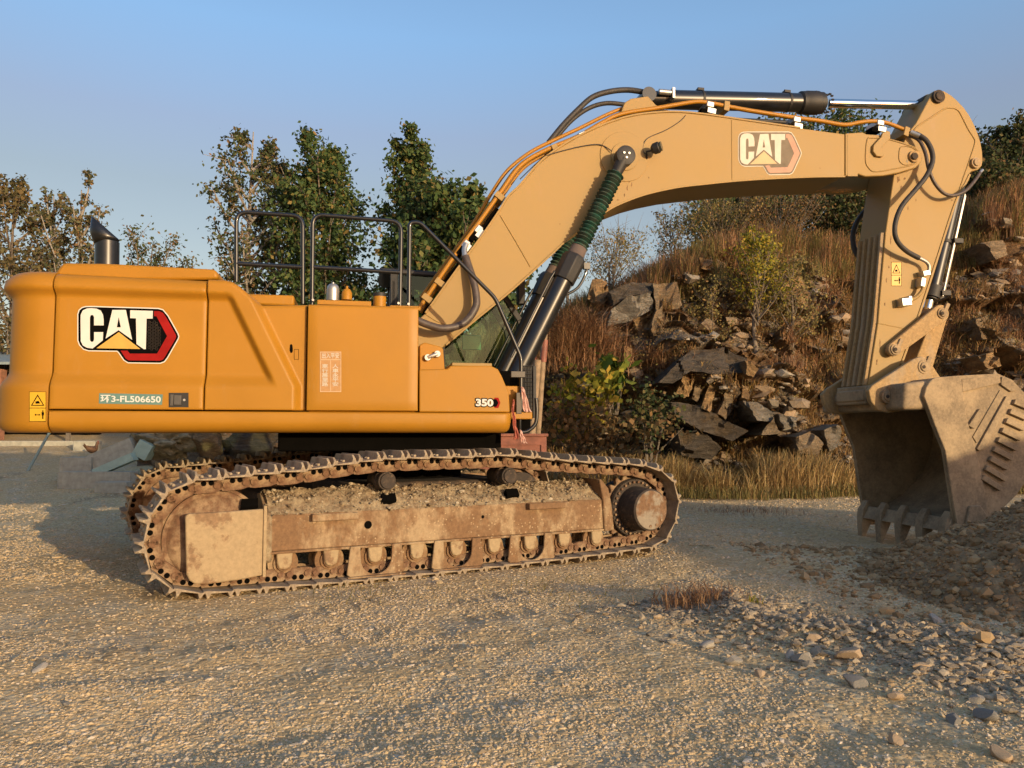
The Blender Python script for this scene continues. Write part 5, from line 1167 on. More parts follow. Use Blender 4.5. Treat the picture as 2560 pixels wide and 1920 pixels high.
# overhanging ledge with broken blocks under it
led = np.exp(-((CXX-4.2-(Zc-2.6)*-.3)/2.3)**2)*np.exp(-((Zc-(2.75-.22*(CXX-4)))/.75)**2); disp = disp+led*1.1-np.exp(-((CXX-4.0)/2.2)**2)*np.exp(-((Zc-1.2)/.55)**2)*.8
led2 = np.exp(-((CXX-1.7)/1.0)**2)*np.exp(-((Zc-4.1)/.8)**2); disp = disp+led2*.8
amp = np.clip(TT_*14, .15, 1)*(1-.75*tp_); rock_f = (1-.5*np.clip((Zc-5.2)/1.2, 0, 1))
Yc2 = Yc-disp*amp*rock_f*.85; Zc2 = Zc+disp*amp*.18
idx = np.arange(CXX.size).reshape(CXX.shape); fq = np.stack([idx[:-1, :-1], idx[1:, :-1], idx[1:, 1:], idx[:-1, 1:]], -1).reshape(-1, 4)
def cliff_mat():
    m, nt, b = mat_new('cliff_rock'); n1 = noise(nt, .45, 5, .6); n2 = noise(nt, 2.6, 9, .72, st=(1, 1, 2.2)); n3 = noise(nt, 12, 7, .75); n4 = noise(nt, .9, 7, .7)
    v = nt.nodes.new('ShaderNodeTexVoronoi'); v.inputs['Scale'].default_value = 1.6; v.feature = 'F1'
    tc = nt.nodes.new('ShaderNodeTexCoord'); mp = nt.nodes.new('ShaderNodeMapping'); mp.inputs['Scale'].default_value = (1, .6, 2.3); nt.links.new(tc.outputs['Object'], mp.inputs[0])
    ad = nt.nodes.new('ShaderNodeMixRGB'); ad.blend_type = 'ADD'; ad.inputs[0].default_value = .6; nt.links.new(mp.outputs[0], ad.inputs[1])
    nn = nt.nodes.new('ShaderNodeTexNoise'); nn.inputs['Scale'].default_value = 1.5; nt.links.new(mp.outputs[0], nn.inputs['Vector']); nt.links.new(nn.outputs['Color'], ad.inputs[2]); nt.links.new(ad.outputs[0], v.inputs['Vector'])
    sep = nt.nodes.new('ShaderNodeSeparateColor'); nt.links.new(v.outputs['Color'], sep.inputs[0])
    rock = ramp(nt, [(.0, (.18, .16, .135)), (.3, (.29, .26, .22)), (.5, (.25, .19, .125)), (.72, (.38, .25, .13)), (1, (.46, .30, .15))], sep.outputs[0])
    fine = ramp(nt, [(.3, (.09, .065, .045)), (.5, (.23, .17, .11)), (.72, (.38, .29, .19))], n3)
    c = mix(nt, .45, rock, fine)
    soil = ramp(nt, [(.3, (.13, .075, .04)), (.55, (.27, .165, .085)), (.75, (.38, .25, .125))], n3)
    c = mix(nt, step(nt, n4, .47, .60), c, soil)
    geo = nt.nodes.new('ShaderNodeNewGeometry'); sp_ = nt.nodes.new('ShaderNodeSeparateXYZ'); nt.links.new(geo.outputs['Position'], sp_.inputs[0])
    hi = nt.nodes.new('ShaderNodeMath'); hi.operation = 'MULTIPLY_ADD'; nt.links.new(n1, hi.inputs[0]); hi.inputs[1].default_value = 3.2; nt.links.new(sp_.outputs['Z'], hi.inputs[2])
    c = mix(nt, step(nt, hi.outputs[0], 6.3, 7.6), c, soil)
    nt.links.new(c, b.inputs['Base Color']); b.inputs['Roughness'].default_value = .93; b.inputs['Specular IOR Level'].default_value = .2
    h = nt.nodes.new('ShaderNodeMath'); h.operation = 'MULTIPLY_ADD'; nt.links.new(n2, h.inputs[0]); h.inputs[1].default_value = 1.3; nt.links.new(n3, h.inputs[2])
    bump(nt, b, h.outputs[0], 1.0, .16); return m
M['cliff'] = cliff_mat()
cliffV = np.stack([CXX, Yc2, Zc2], -1)
tag(npmesh('cliff', cliffV.reshape(-1, 3), fq, M['cliff'], None, False), kind='structure')
# big rock slabs standing out of the face
M['slabg'] = simple('slab_grey', (.25, .225, .19), .9, var=.45, sc_=5, bs=1, bd=.03)
M['slabo'] = simple('slab_orange', (.38, .24, .12), .9, var=.4, sc_=4, bs=1, bd=.03)
M['slabt'] = simple('slab_tan', (.27, .205, .135), .9, var=.4, sc_=4, bs=1, bd=.03)
def slab(poly, Y, depth, mat, label, tilt=.25, ang=.25):
    import bmesh
    g = np.random.default_rng(int(poly[0][0]+poly[0][1])); n = len(poly); P = [(AT(px, Y), ZAT(py, Y)) for px, py in poly]; cz = sum(p[1] for p in P)/n; cxx = sum(p[0] for p in P)/n; rad = max(math.hypot(p[0]-cxx, p[1]-cz) for p in P)
    fr_ = [(p[0], Y+(p[1]-cz)*tilt+(p[0]-cxx)*ang+g.uniform(-.10, .10)*rad, p[1]) for p in P]; bk = [(cxx+(p[0]-cxx)*1.05+.05, Y+depth, cz+(p[1]-cz)*1.0) for p in P]
    bm = bmesh.new(); A = [bm.verts.new(q) for q in fr_]; B = [bm.verts.new(q) for q in bk]; bm.faces.new(A)
    for i in range(n): bm.faces.new((A[i], B[i], B[(i+1) % n], A[(i+1) % n]))
    bmesh.ops.triangulate(bm, faces=bm.faces[:]); bmesh.ops.subdivide_edges(bm, edges=bm.edges[:], cuts=6, use_grid_fill=True)
    sites = [(Vector((cxx+g.normal()*rad*.8, Y+g.normal()*.3, cz+g.normal()*rad*.6)), g.uniform(-.10, .10)*rad, g.normal(size=2)*.30) for _ in range(14)]
    for v in bm.verts:
        k = min(range(14), key=lambda q: (v.co-sites[q][0]).length); s0, a_, gr = sites[k]; f1 = a_+(v.co.x-s0.x)*gr[0]+(v.co.z-s0.z)*gr[1]
        f2 = float(fbm(np.array([v.co.x*7]), np.array([v.co.z*11+v.co.y*4]), 3)[0])-.5
        v.co.y -= f1+f2*.10*min(1, rad); v.co.x += f2*.08; v.co.z += f2*.05
    me = bpy.data.meshes.new('rock_slab'); bm.to_mesh(me); bm.free(); return tag(finish('rock_slab', me, mat, None, 0, 14), label, 'rock slab', 'rock slabs in the quarry face')
def slabmat(name, col, dark, moss):
    m, nt, b = mat_new(name); n1 = noise(nt, 3.2, 9, .75, st=(.7, .7, 3.2)); n2 = noise(nt, 1.1, 6, .7); n3 = noise(nt, 16, 6, .75)
    c = ramp(nt, [(.3, dark), (.48, tuple(.6*q for q in col)), (.56, col), (.75, tuple(1.35*q for q in col))], n1); c = mix(nt, step(nt, n2, .50, .62), c, moss); c = mix(nt, .3, c, ramp(nt, [(.3, dark), (.7, col)], n3))
    nt.links.new(c, b.inputs['Base Color']); b.inputs['Roughness'].default_value = .92; b.inputs['Specular IOR Level'].default_value = .2
    h = nt.nodes.new('ShaderNodeMath'); h.operation = 'MULTIPLY_ADD'; nt.links.new(n1, h.inputs[0]); h.inputs[1].default_value = 1.6; nt.links.new(n3, h.inputs[2]); bump(nt, b, h.outputs[0], 1, .10); return m
M['slabp'] = slabmat('slab_pale', (.42, .39, .34), (.24, .21, .18), (.34, .30, .25)); M['slabg'] = slabmat('slab_grey', (.33, .295, .24), (.09, .07, .055), (.26, .20, .13)); M['slabo'] = slabmat('slab_orange', (.52, .34, .17), (.13, .08, .045), (.33, .20, .10))
M['slabt'] = slabmat('slab_tan', (.40, .30, .19), (.11, .08, .05), (.28, .19, .11)); M['slabd'] = slabmat('slab_dark', (.15, .125, .10), (.05, .04, .03), (.16, .11, .06))
for poly, Y, dp, mk, lb, tl in [
 ([(1523,813),(1533,772),(1571,742),(1629,733),(1640,769),(1581,800)], 18.6, 1.6, 'slabp', 'large flat pale grey rock slab, tilted, high in the quarry face behind the boom cylinders', -.4),
 ([(1520,735),(1580,705),(1650,700),(1640,735),(1571,742),(1533,768)], 18.9, 1.5, 'slabd', 'dark brown rock cap directly above the large pale grey slab', .5),
 ([(1636,706),(1700,702),(1712,760),(1678,790),(1665,838),(1640,860),(1622,830),(1642,772)], 18.7, 1.4, 'slabt', 'tall fractured tan rock pillar touching the right side of the large pale grey slab', .1),
 ([(1585,800),(1640,775),(1640,860),(1600,850)], 18.9, 1.4, 'slabo', 'brown rock wedge under the right half of the large pale grey slab', .1),
 ([(1485,697),(1522,700),(1528,742),(1500,768),(1470,748)], 19.2, 1.2, 'slabo', 'orange-brown rock lump upper left of the pale grey slab, near the cylinder head', .1),
 ([(1635,960),(1690,905),(1740,872),(1830,862),(1885,892),(1878,930),(1790,935),(1725,928),(1670,962)], 17.0, 1.9, 'slabd', 'broad dark grey-brown ledge over the row of leaning orange blocks', .7),
 ([(1711,930),(1740,945),(1722,992),(1690,984)], 17.25, 1.2, 'slabo', 'orange block under the ledge, first of the leaning row from the left', .05),
 ([(1740,958),(1754,964),(1746,1004),(1730,998)], 17.3, 1.2, 'slabt', 'narrow tan block, second of the leaning row under the ledge from the left', .05),
 ([(1778,955),(1796,962),(1772,1034),(1750,1022)], 17.2, 1.2, 'slabo', 'long slanting orange block in the middle of the row under the ledge', .05),
 ([(1815,952),(1840,958),(1834,1002),(1815,1048),(1792,1036),(1812,1000)], 17.15, 1.2, 'slabt', 'bent tan block, fourth of the leaning row under the ledge', .05),
 ([(1858,960),(1874,966),(1867,1004),(1853,998)], 17.2, 1.2, 'slabo', 'short orange block at the right end of the leaning row under the ledge', .05),
 ([(1672,1005),(1760,1012),(1800,1045),(1862,1078),(1830,1102),(1740,1072),(1680,1042)], 17.0, 1.5, 'slabd', 'long dark slab sloping down to the right under the leaning row', .3),
 ([(1856,1002),(1895,1005),(1936,1034),(1930,1056),(1880,1052)], 16.95, 1.4, 'slabg', 'pale grey broken plate low in the face, right of the leaning row', .2),
 ([(1898,1088),(1935,1042),(1950,1086)], 16.85, 1.3, 'slabt', 'tan triangular wedge rock low in the face', .1),
 ([(1945,1036),(1990,1042),(1988,1068),(1955,1070)], 17.0, 1.3, 'slabg', 'grey broken plate just right of the triangular wedge rock', .1),
 ([(1985,1092),(2030,1078),(2062,1106),(2045,1136),(1992,1132)], 16.9, 1.3, 'slabt', 'wide tan boulder near the foot of the face, left of the bucket', .1),
 ([(2050,1075),(2100,1060),(2112,1110),(2070,1128)], 17.1, 1.3, 'slabg', 'grey boulder at the foot of the face, closest to the bucket', .1),
 ([(1562,862),(1584,870),(1578,908),(1560,902)], 17.9, 1.2, 'slabo', 'small upright orange rock left of the ledge above the vines', .1),
 ([(1866,900),(1900,922),(1888,942),(1868,934)], 16.9, 1.2, 'slabo', 'small orange rock poking out at the right end of the ledge', .1),
 ([(1752,645),(1790,650),(1784,676),(1758,672)], 19.4, 1.2, 'slabo', 'orange rock nub high in the face, up and left of the sapling', .1),
 ([(1690,1075),(1760,1085),(1800,1120),(1780,1150),(1700,1140)], 17.3, 1.2, 'slabd', 'dark block at the foot of the face below the long sloping slab', .1),
 ([(1960,700),(2010,690),(2035,730),(2020,775),(1975,760)], 19.6, 1.3, 'slabo', 'orange rock face high up between the sapling and the stick', .1),
 ([(2440,800),(2490,785),(2520,805),(2510,845),(2455,850)], 19.6, 1.5, 'slabt', 'tan rock block right of the linkage near the right edge', .1),
 ([(2470,606),(2530,598),(2545,634),(2500,650)], 20.8, 1.5, 'slabt', 'tan rock shelf high in the face at the right edge', .3),
 ([(2450,890),(2490,880),(2510,915),(2470,925)], 18.9, 1.5, 'slabo', 'dark rock just above the bucket at the right', .1)]:
    slab(poly, Y, dp, M[mk], lb, tl)

# ================================================================ VEGETATION
def quads(C, size, g, up=.0, asp=.7):
    n = len(C); a = g.normal(size=(n, 3)); a /= np.linalg.norm(a, axis=1)[:, None]; b = g.normal(size=(n, 3)); b -= (a*b).sum(1)[:, None]*a; b /= np.linalg.norm(b, axis=1)[:, None]
    s = (size*(.6+.8*g.random(n)))[:, None] if np.isscalar(size) else size[:, None]
    a = a*s*.5; b = b*s*.5*asp
    V = np.stack([C-a, C+b*.9-a*.1, C+a, C-b*.9-a*.1], 1); return V.reshape(-1, 3), np.arange(n*4).reshape(n, 4)
def blades(C, L, W, g, lean=.35, bend=.3):
    n = len(C); az = g.random(n)*6.283; d = np.stack([np.cos(az), np.sin(az), np.zeros(n)], -1); sd_ = np.stack([-np.sin(az+g.random(n)), np.cos(az), np.zeros(n)], -1)
    ln = (L*(.5+g.random(n)))[:, None]; le = (lean*g.random(n))[:, None]; up = np.array([0, 0, 1.])
    m1 = C+up*ln*.55+d*ln*le*.4; t = C+up*ln*(1-.2*le)+d*ln*(le+bend*g.random((n, 1))*.6); w_ = W*.5*(.6+.8*g.random((n, 1)))
    m2 = (m1+t)*.5+up*ln*.07
    V = np.stack([C-sd_*w_, C+sd_*w_, m1+sd_*w_*.85, m1-sd_*w_*.85, m2+sd_*w_*.6, m2-sd_*w_*.6, t+sd_*w_*.15, t-sd_*w_*.15], 1).reshape(-1, 3); i = np.arange(n)[:, None]*8
    return V, np.concatenate([np.concatenate([i, i+1, i+2, i+3], 1), np.concatenate([i+3, i+2, i+4, i+5], 1), np.concatenate([i+5, i+4, i+6, i+7], 1)], 0)
leafy = lambda nm, st, tr=.25: island(nm, st, .75, tr)
M['leaf_dark'] = leafy('leaf_dark', [(0, (0.031, 0.062, 0.024)), (.5, (0.058, 0.101, 0.030)), (.85, (0.117, 0.146, 0.041)), (1, (0.254, 0.166, 0.056))])
M['leaf_mid'] = leafy('leaf_mid', [(0, (0.041, 0.061, 0.024)), (.5, (0.074, 0.095, 0.034)), (.8, (0.135, 0.121, 0.047)), (1, (0.216, 0.121, 0.054))])
M['leaf_pale'] = leafy('leaf_pale', [(0, (0.060, 0.072, 0.036)), (.5, (0.120, 0.126, 0.060)), (.8, (0.180, 0.132, 0.060)), (1, (0.240, 0.132, 0.060))])
M['leaf_rusty'] = leafy('leaf_rusty', [(0, (.07, .06, .03)), (.4, (.17, .11, .045)), (.8, (.25, .14, .055)), (1, (.14, .13, .06))])
M['leaf_autumn'] = leafy('leaf_autumn', [(0, (0.062, 0.062, 0.031)), (.35, (0.125, 0.106, 0.044)), (.7, (0.188, 0.125, 0.050)), (1, (0.100, 0.112, 0.050))])
M['leaf_yellow'] = leafy('leaf_yellow', [(0, (0.135, 0.144, 0.022)), (.5, (0.297, 0.288, 0.033)), (1, (0.486, 0.324, 0.055))], .35)
M['leaf_green'] = leafy('leaf_green', [(0, (.04, .08, .015)), (.5, (.09, .14, .02)), (1, (.22, .24, .04))], .35)
M['grass_brown'] = leafy('grass_brown', [(0, (0.141, 0.080, 0.038)), (.35, (0.282, 0.166, 0.071)), (.7, (0.422, 0.268, 0.113)), (1, (0.235, 0.194, 0.066))], .15)
M['grass_red'] = leafy('grass_red', [(0, (0.173, 0.090, 0.052)), (.5, (0.312, 0.169, 0.084)), (1, (0.416, 0.253, 0.132))], .15)
M['grass_tan'] = leafy('grass_tan', [(0, (0.230, 0.140, 0.061)), (.4, (0.432, 0.280, 0.121)), (.7, (0.365, 0.280, 0.108)), (1, (0.621, 0.448, 0.230))], .2)
M['grass_olive'] = leafy('grass_olive', [(0, (0.120, 0.104, 0.042)), (.5, (0.228, 0.195, 0.066)), (.8, (0.300, 0.234, 0.084)), (1, (0.336, 0.195, 0.084))], .25)
M['bark'] = simple('bark', (.16, .13, .10), .9, var=.3, sc_=6, bs=.6)
M['bark_pale'] = simple('bark_pale', (.26, .235, .20), .9, var=.3, sc_=6, bs=.6)

def tree(px, Y, top, wpx, nleaf, leaf, lm, label, z0=0, bark='bark', nl=26, asc=1.1, fill=.5, lean=0, bot=.12, shape=None, name='tree'):
    g = np.random.default_rng(int(px*7+top)); x = AT(px, Y); zt = ZAT(top, Y); h = zt-z0; sp_ = wpx/2/F*Y*1.32
    root = empty(name, (x, Y, z0), label, 'tree')
    mb = MB(); tr_ = []
    for k in range(11): t = k/10; tr_.append((lean*t*t*h+.12*math.sin(t*5+px)*t, .1*math.sin(t*4), h*t*.93))
    r0 = .014*h+.02; mb.tube([(p[0], p[1], p[2]-(.4 if k == 0 else 0)) for k, p in enumerate(tr_)], [r0*(1-.9*k/10) for k in range(11)], 8)
    C = []; shape = shape or (lambda t: (.72+.28*math.sin(math.pi*t)) if t < .78 else .9-(t-.78)*2.6)
    for k in range(nl):
        t = bot+(.97-bot)*((k+g.random())/nl); p = Vector(tr_[0]).lerp(Vector(tr_[-1]), t); p.x += lean*(t*t-t)*h
        az = k*2.4+g.random(); L = sp_*shape(t)*(.65+.5*g.random()); rise = L*asc*(.6+.6*g.random())
        st_ = p-Vector((0, 0, min(rise*.7, p.z*.5))); e = p+Vector((math.cos(az)*L, math.sin(az)*L, rise*.75)); md = st_.lerp(e, .5)+Vector((math.cos(az), math.sin(az), 0))*L*.12
        mb.tube([tuple(q) for q in cr([tuple(st_), tuple(md), tuple(e)], 4)], [r0*.3*(1-.8*j/8) for j in range(9)], 5)
        for q in range(9):
            s_ = .3+.7*g.random(); b = (st_.lerp(md, s_*2) if s_ < .5 else md.lerp(e, s_*2-1)); tw = Vector(g.normal(size=3)); tw.z = abs(tw.z)*.9+.2; tw = tw.normalized()*L*(.25+.3*g.random()); mb.tube([tuple(b), tuple(b+tw)], [r0*.10, r0*.03], 4)
            cnt = max(4, int(nleaf/nl/9)); f = g.random(cnt)[:, None]; c = np.array(b)+np.array(tw)*(f*1.15+.0)+g.normal(size=(cnt, 3))*L*.07*(1+fill)+g.normal(size=(cnt, 3))*.018*h*fill*.5; C.append(c)
    mb.build('trunk', M[bark], root, smooth=60)
    C = np.concatenate(C); C = C[C[:, 2] > .2]; C = C[C[:, 2] < h*1.02]
    V, Fq = quads(C, leaf, g); npmesh('crown', V, Fq, M[lm], root); return root
tree(20, 26, 415, 220, 9500, .14, 'leaf_autumn', 'tall rusty-brown leaved tree at the left edge behind the counterweight', nl=34, asc=1.2, fill=.6)
tree(125, 27, 436, 90, 4200, .14, 'leaf_pale', 'slim sparse poplar with thin leaves, second from the left edge', nl=22, asc=1.9, fill=.35, bark='bark_pale')
tree(195, 26, 425, 130, 5200, .13, 'leaf_pale', 'sparse pale-leaved poplar just left of the black exhaust stack', nl=24, asc=1.8, fill=.45, bark='bark_pale')
tree(372, 24, 570, 190, 6000, .10, 'leaf_mid', 'low thin shrubby tree showing above the hood right of the exhaust stack', nl=26, asc=1.3, fill=.5, name='small_tree')
tree(612, 27, 270, 175, 7500, .15, 'leaf_mid', 'tall airy poplar with a pale trunk behind the rear handrail', nl=36, asc=1.0, fill=.55, bark='bark_pale', lean=.0)
tree(680, 28, 318, 120, 6500, .15, 'leaf_mid', 'slender half-bare poplar between the airy one and the dense dark one', nl=30, asc=1.3, fill=.6, bark='bark_pale')
tree(805, 26.5, 300, 165, 30000, .15, 'leaf_dark', 'dense dark green broad poplar behind the middle handrail', nl=60, asc=1.0, fill=.85)
tree(1020, 26, 278, 120, 22000, .15, 'leaf_dark', 'dense pointed dark green poplar left of the boom', nl=50, asc=1.25, fill=.75)
tree(1088, 25, 390, 130, 15000, .15, 'leaf_mid', 'shorter browning poplar right beside the pointed dark green one', nl=44, asc=1.1, fill=.8)
tree(1150, 24, 432, 270, 24000, .19, 'leaf_dark', 'low round dark green broadleaf tree partly behind the boom', nl=54, asc=.6, fill=.9, name='round_tree')
tree(900, 24, 690, 190, 7000, .12, 'leaf_dark', 'low dark bush showing over the hood between two tall trees', nl=34, asc=.6, fill=.9, name='bush')
# trees on the cliff top
tree(1870, 27, 452, 230, 15000, .13, 'leaf_dark', 'dark green evergreen on the cliff top under the boom, left of the pair', z0=6.6, nl=44, asc=.5, fill=.9)
tree(2055, 27, 306, 250, 20000, .13, 'leaf_dark', 'tall dark evergreen on the cliff top whose tip shows just above the boom', z0=6.6, nl=50, asc=.6, fill=.9)
tree(2150, 25, 455, 170, 7000, .12, 'leaf_mid', 'olive bush on the cliff top behind the top of the stick', z0=7, nl=34, asc=.6, fill=.9, name='bush')
tree(2470, 27, 352, 90, 8000, .12, 'leaf_dark', 'narrow dark conifer on the cliff top right beside the boom end', z0=6.8, nl=36, asc=.8, fill=.9)
tree(2560, 25, 318, 175, 16000, .13, 'leaf_mid', 'leafy green tree on the cliff top at the right edge', z0=7, nl=44, asc=1.2, fill=.8)
tree(2500, 24, 415, 140, 7000, .12, 'leaf_mid', 'bushy green shrub on the cliff top below the tree at the right edge', z0=7, nl=30, asc=1, fill=.8, name='bush')
tree(1690, 23, 535, 80, 1500, .07, 'leaf_pale', 'thin leggy shrub against the sky on the cliff top, under the arch of the boom', z0=6.0, nl=26, asc=1.8, fill=.5, name='shrub')
tree(1420, 22, 580, 80, 1700, .06, 'grass_olive', 'olive wispy shrub on the crest beside the green bellows', z0=5.2, nl=24, asc=1.8, fill=.6, name='shrub')
tree(1530, 22, 590, 130, 3000, .06, 'grass_olive', 'olive spreading shrub on the crest between the bellows and the leggy shrub', z0=5.2, nl=30, asc=1.4, fill=.8, name='shrub')
tree(1800, 23, 515, 190, 5000, .07, 'grass_olive', 'olive brown brush on the crest below the boom logo', z0=6.3, nl=34, asc=1.4, fill=.8, name='shrub')
tree(1960, 23, 500, 200, 6000, .07, 'leaf_rusty', 'reddish brown brush on the crest left of the stick', z0=6.5, nl=34, asc=1.4, fill=.8, name='shrub')
tree(1895, 18.7, 565, 100, 2600, .075, 'leaf_yellow', 'yellow-green sapling on the quarry face with a thin bare stem', z0=2.9, nl=26, asc=1.6, fill=.6, name='sapling', bot=.45)
tree(1790, 19.4, 700, 120, 2400, .07, 'grass_olive', 'olive shrub clinging to the middle of the quarry face beside the sapling', z0=3.0, nl=20, asc=1.2, fill=.8, name='shrub')
tree(1985, 19.0, 640, 120, 3000, .07, 'grass_olive', 'olive shrub on the quarry face between the sapling and the stick', z0=3.2, nl=20, asc=1.2, fill=.8, name='shrub')
# broad-leaved vines at the foot of the face
def vine(px, py, wpx, hpx, Y, n, leaf, lm, label):
    g = np.random.default_rng(int(px)); x = AT(px, Y); z = ZAT(py, Y); w_ = wpx/F*Y; h_ = hpx/F*Y; root = empty('vine_plant', (x, Y, max(0, z-h_/2)), label, 'plant')
    C = np.stack([g.normal(0, w_*.28, n), g.normal(0, .22, n), h_*g.random(n)], -1); cl = g.normal(size=(14, 3))*[w_*.32, .15, h_*.3]+[0, 0, h_*.5]; k = g.integers(0, 14, n); C = C*.45+(cl[k]+g.normal(size=(n, 3))*.13)*.75; C[:, 2] = np.clip(C[:, 2], .02, None)
    V, Fq = quads(C, leaf, g, asp=.95); npmesh('leaves', V, Fq, M[lm], root)
    mb = MB()
    for i in range(9): c = cl[i]; mb.tube([(c[0]*.3, 0, -.3), (c[0]*.7, 0, c[2]*.5), tuple(c)], [.012, .009, .005], 5)
    mb.build('stems', M['bark'], root, smooth=60)
vine(1440, 1010, 130, 190, 15.6, 520, .15, 'leaf_yellow', 'yellow-green broad-leaved climbing plant low on the face right behind the steel box')
vine(1536, 940, 70, 120, 15.9, 60, .26, 'leaf_green', 'bright green broad-leaved sprig above the yellowing climber')
vine(1625, 1050, 110, 160, 15.8, 700, .09, 'leaf_mid', 'green feathery plant at the foot of the face right of the yellowing climber')
vine(1500, 1110, 330, 170, 15.0, 1100, .11, 'leaf_rusty', 'withered brown-yellow leafy plant just above the track at the foot of the face')
# grass on the face, the crest and the foot
def scatter(name, label, n, xr, tr_r, L, W, mat, per=7, thr=.45, sc2=1.1, seed=0, lean=.5, bend=.5, zmin=-1):
    g = np.random.default_rng(seed+100); i = g.integers(int(640*xr[0]), int(640*xr[1])-1, n); j = g.integers(int(300*tr_r[0]), int(300*tr_r[1])-1, n)
    P = cliffV[i, j]; dn = fbm(P[:, 0]*sc2+seed, P[:, 2]*sc2+5, 3); P = P[(dn > thr)&(P[:, 2] > zmin)]
    P = np.repeat(P, per, 0)+g.normal(size=(len(P)*per, 3))*[.07, .05, .03]+[0, -.03, 0]
    V, Fq = blades(P, L, W, g, lean, bend); return tag(npmesh(name, V, Fq, mat), label, 'grass', kind='stuff')
scatter('dry_grass', 'reddish brown dry grass and brush growing all over the quarry face', 12000, (.2, 1), (.05, .8), .22, .016, M['grass_brown'], 8, .46, seed=1, lean=1.5, bend=1.0)
scatter('dry_grass', 'rust red dry grass in patches on the upper quarry face', 5200, (.25, 1), (.3, .85), .28, .014, M['grass_red'], 9, .50, seed=2, lean=1.4, bend=1.0)
scatter('crest_grass', 'olive and brown tall grass along the crest of the quarry face', 7500, (.25, 1), (.62, .88), .42, .016, M['grass_olive'], 8, .34, seed=3)
scatter('crest_grass', 'reddish tall dry stalks along the crest of the quarry face', 4200, (.35, 1), (.64, .84), .50, .013, M['grass_red'], 7, .42, seed=4)
g = np.random.default_rng(909); n = 15000; i = g.integers(100, 639, n); j = g.integers(2, 225, n); P = cliffV[i, j]; dn = fbm(P[:, 0]*1.0+50, P[:, 2]*1.0+9, 3)+.25*np.exp(-((P[:, 0]-4.5)/2.5)**2-((P[:, 2]-1.6)/1.4)**2); P = P[dn > .52]
R = np.clip(.03+.035*g.pareto(2.0, len(P)), 0, .22); M['rubble'] = island('rubble', [(0, (.12, .10, .08)), (.35, (.28, .19, .11)), (.65, (.36, .24, .13)), (.85, (.25, .22, .18)), (1, (.36, .32, .26))], .92, bs=.6)
tag(stones('cliff_rubble', P[:, 0], P[:, 1]-.02, P[:, 2], R, M['rubble'], flat=.55, jag=.45, seed=12), 'broken brown and grey rock fragments lodged all over the quarry face', 'rubble', kind='stuff')
def litter(label, n, xr, tr_r, size, mat, thr, seed, spread=.12):
    g = np.random.default_rng(seed+300); i = g.integers(int(640*xr[0]), int(640*xr[1])-1, n); j = g.integers(int(300*tr_r[0]), int(300*tr_r[1])-1, n); P = cliffV[i, j]; dn = fbm(P[:, 0]*1.6+seed*3, P[:, 2]*1.6+5, 3); P = P[dn > thr]
    P = np.repeat(P, 9, 0)+g.normal(size=(len(P)*9, 3))*spread+[0, -.08, .05]; V, Fq = quads(P, size, g, asp=.6); return tag(npmesh('brush', V, Fq, mat), label, 'brush', kind='stuff')
litter('withered brown leafy brush covering parts of the quarry face', 7000, (.2, 1), (.08, .8), .06, M['leaf_rusty'], .50, 1)
litter('dull olive leafy brush in patches on the quarry face', 5000, (.2, 1), (.1, .8), .05, M['grass_olive'], .53, 4)
# tufts at the foot of the cliff
g = np.random.default_rng(77); n = 5200; X = g.random(n)*17-3; Y = cbase(X)-1.3*g.random(n)**1.3-.15; dn = fbm(X*.9, Y*.9+4, 3); k = dn > .38; X, Y = X[k], Y[k]
C = np.repeat(np.stack([X, Y, np.zeros(len(X))-.03], -1), 9, 0)+g.normal(size=(len(X)*9, 3))*[.07, .07, .0]
hgt = .85*np.repeat(np.clip(dn[k]*1.4, .4, 1.0), 9); V, Fq = blades(C, 1.0, .016, g, .35, .35); V = V.reshape(-1, 8, 3); V[:, :, 2] = (V[:, :, 2]+.03)*hgt[:, None]*.85-.03
tag(npmesh('foot_grass', V.reshape(-1, 3), Fq, M['grass_tan']), 'tall dry straw-coloured grass along the foot of the quarry face', 'grass', kind='stuff')
n = 1500; X = g.random(n)*18-3; Y = cbase(X)-1.9*g.random(n)-.1; C = np.repeat(np.stack([X, Y, np.zeros(n)], -1), 8, 0)+g.normal(size=(n*8, 3))*[.1, .1, 0]; V, Fq = blades(C, .22, .014, g, .7, .6)
tag(npmesh('foot_grass', V, Fq, M['grass_olive']), 'short olive weeds at the edge between the yard and the tall straw grass', 'weeds', kind='stuff')
# little weeds in the gravel
def weed(px, py, r_, h_, n, mat, label):
    x, y = GR(px, py); g = np.random.default_rng(int(px)); C = np.stack([g.normal(0, r_, n), g.normal(0, r_*.8, n), np.zeros(n)-.01], -1); V, Fq = blades(C, h_, .006, g, 1.1, .9)
    o = npmesh('weed_clump', V, Fq, mat); o.location = (x, y, float(gheight(np.array([x]), np.array([y]))[0])); tag(o, label, 'weed', kind='stuff')
weed(1745, 1520, .16, .13, 420, M['grass_red'], 'reddish dry weed clump on the gravel below the front of the track')
weed(1880, 1525, .05, .07, 45, M['leaf_yellow'], 'small yellow-green weed right of the reddish clump at the end of the stone band')
weed(1850, 1278, .5, .06, 500, M['grass_red'], 'thin reddish weed patch on the ground between the track and the bucket')
weed(960, 1478, .35, .05, 160, M['grass_olive'], 'sparse low weeds under the near edge of the track')
weed(1400, 1470, .4, .05, 160, M['grass_olive'], 'sparse low weeds in front of the middle of the track')
# red grass clump behind the cylinder
g = np.random.default_rng(5); n = 2400; C = np.stack([1.5+g.normal(0, .42, n), 17.3+g.normal(0, .2, n), 2.7+g.random(n)*.8], -1); V, Fq = blades(C, .75, .013, g, 1.4, 1.6); V[:, 2] = V[:, 2]-.25*np.abs(V[:, 0]-1.35)
tag(npmesh('grass_clump', V, Fq, M['grass_red']), 'drooping rust red grass clump on the face right behind the boom cylinders', 'grass clump')
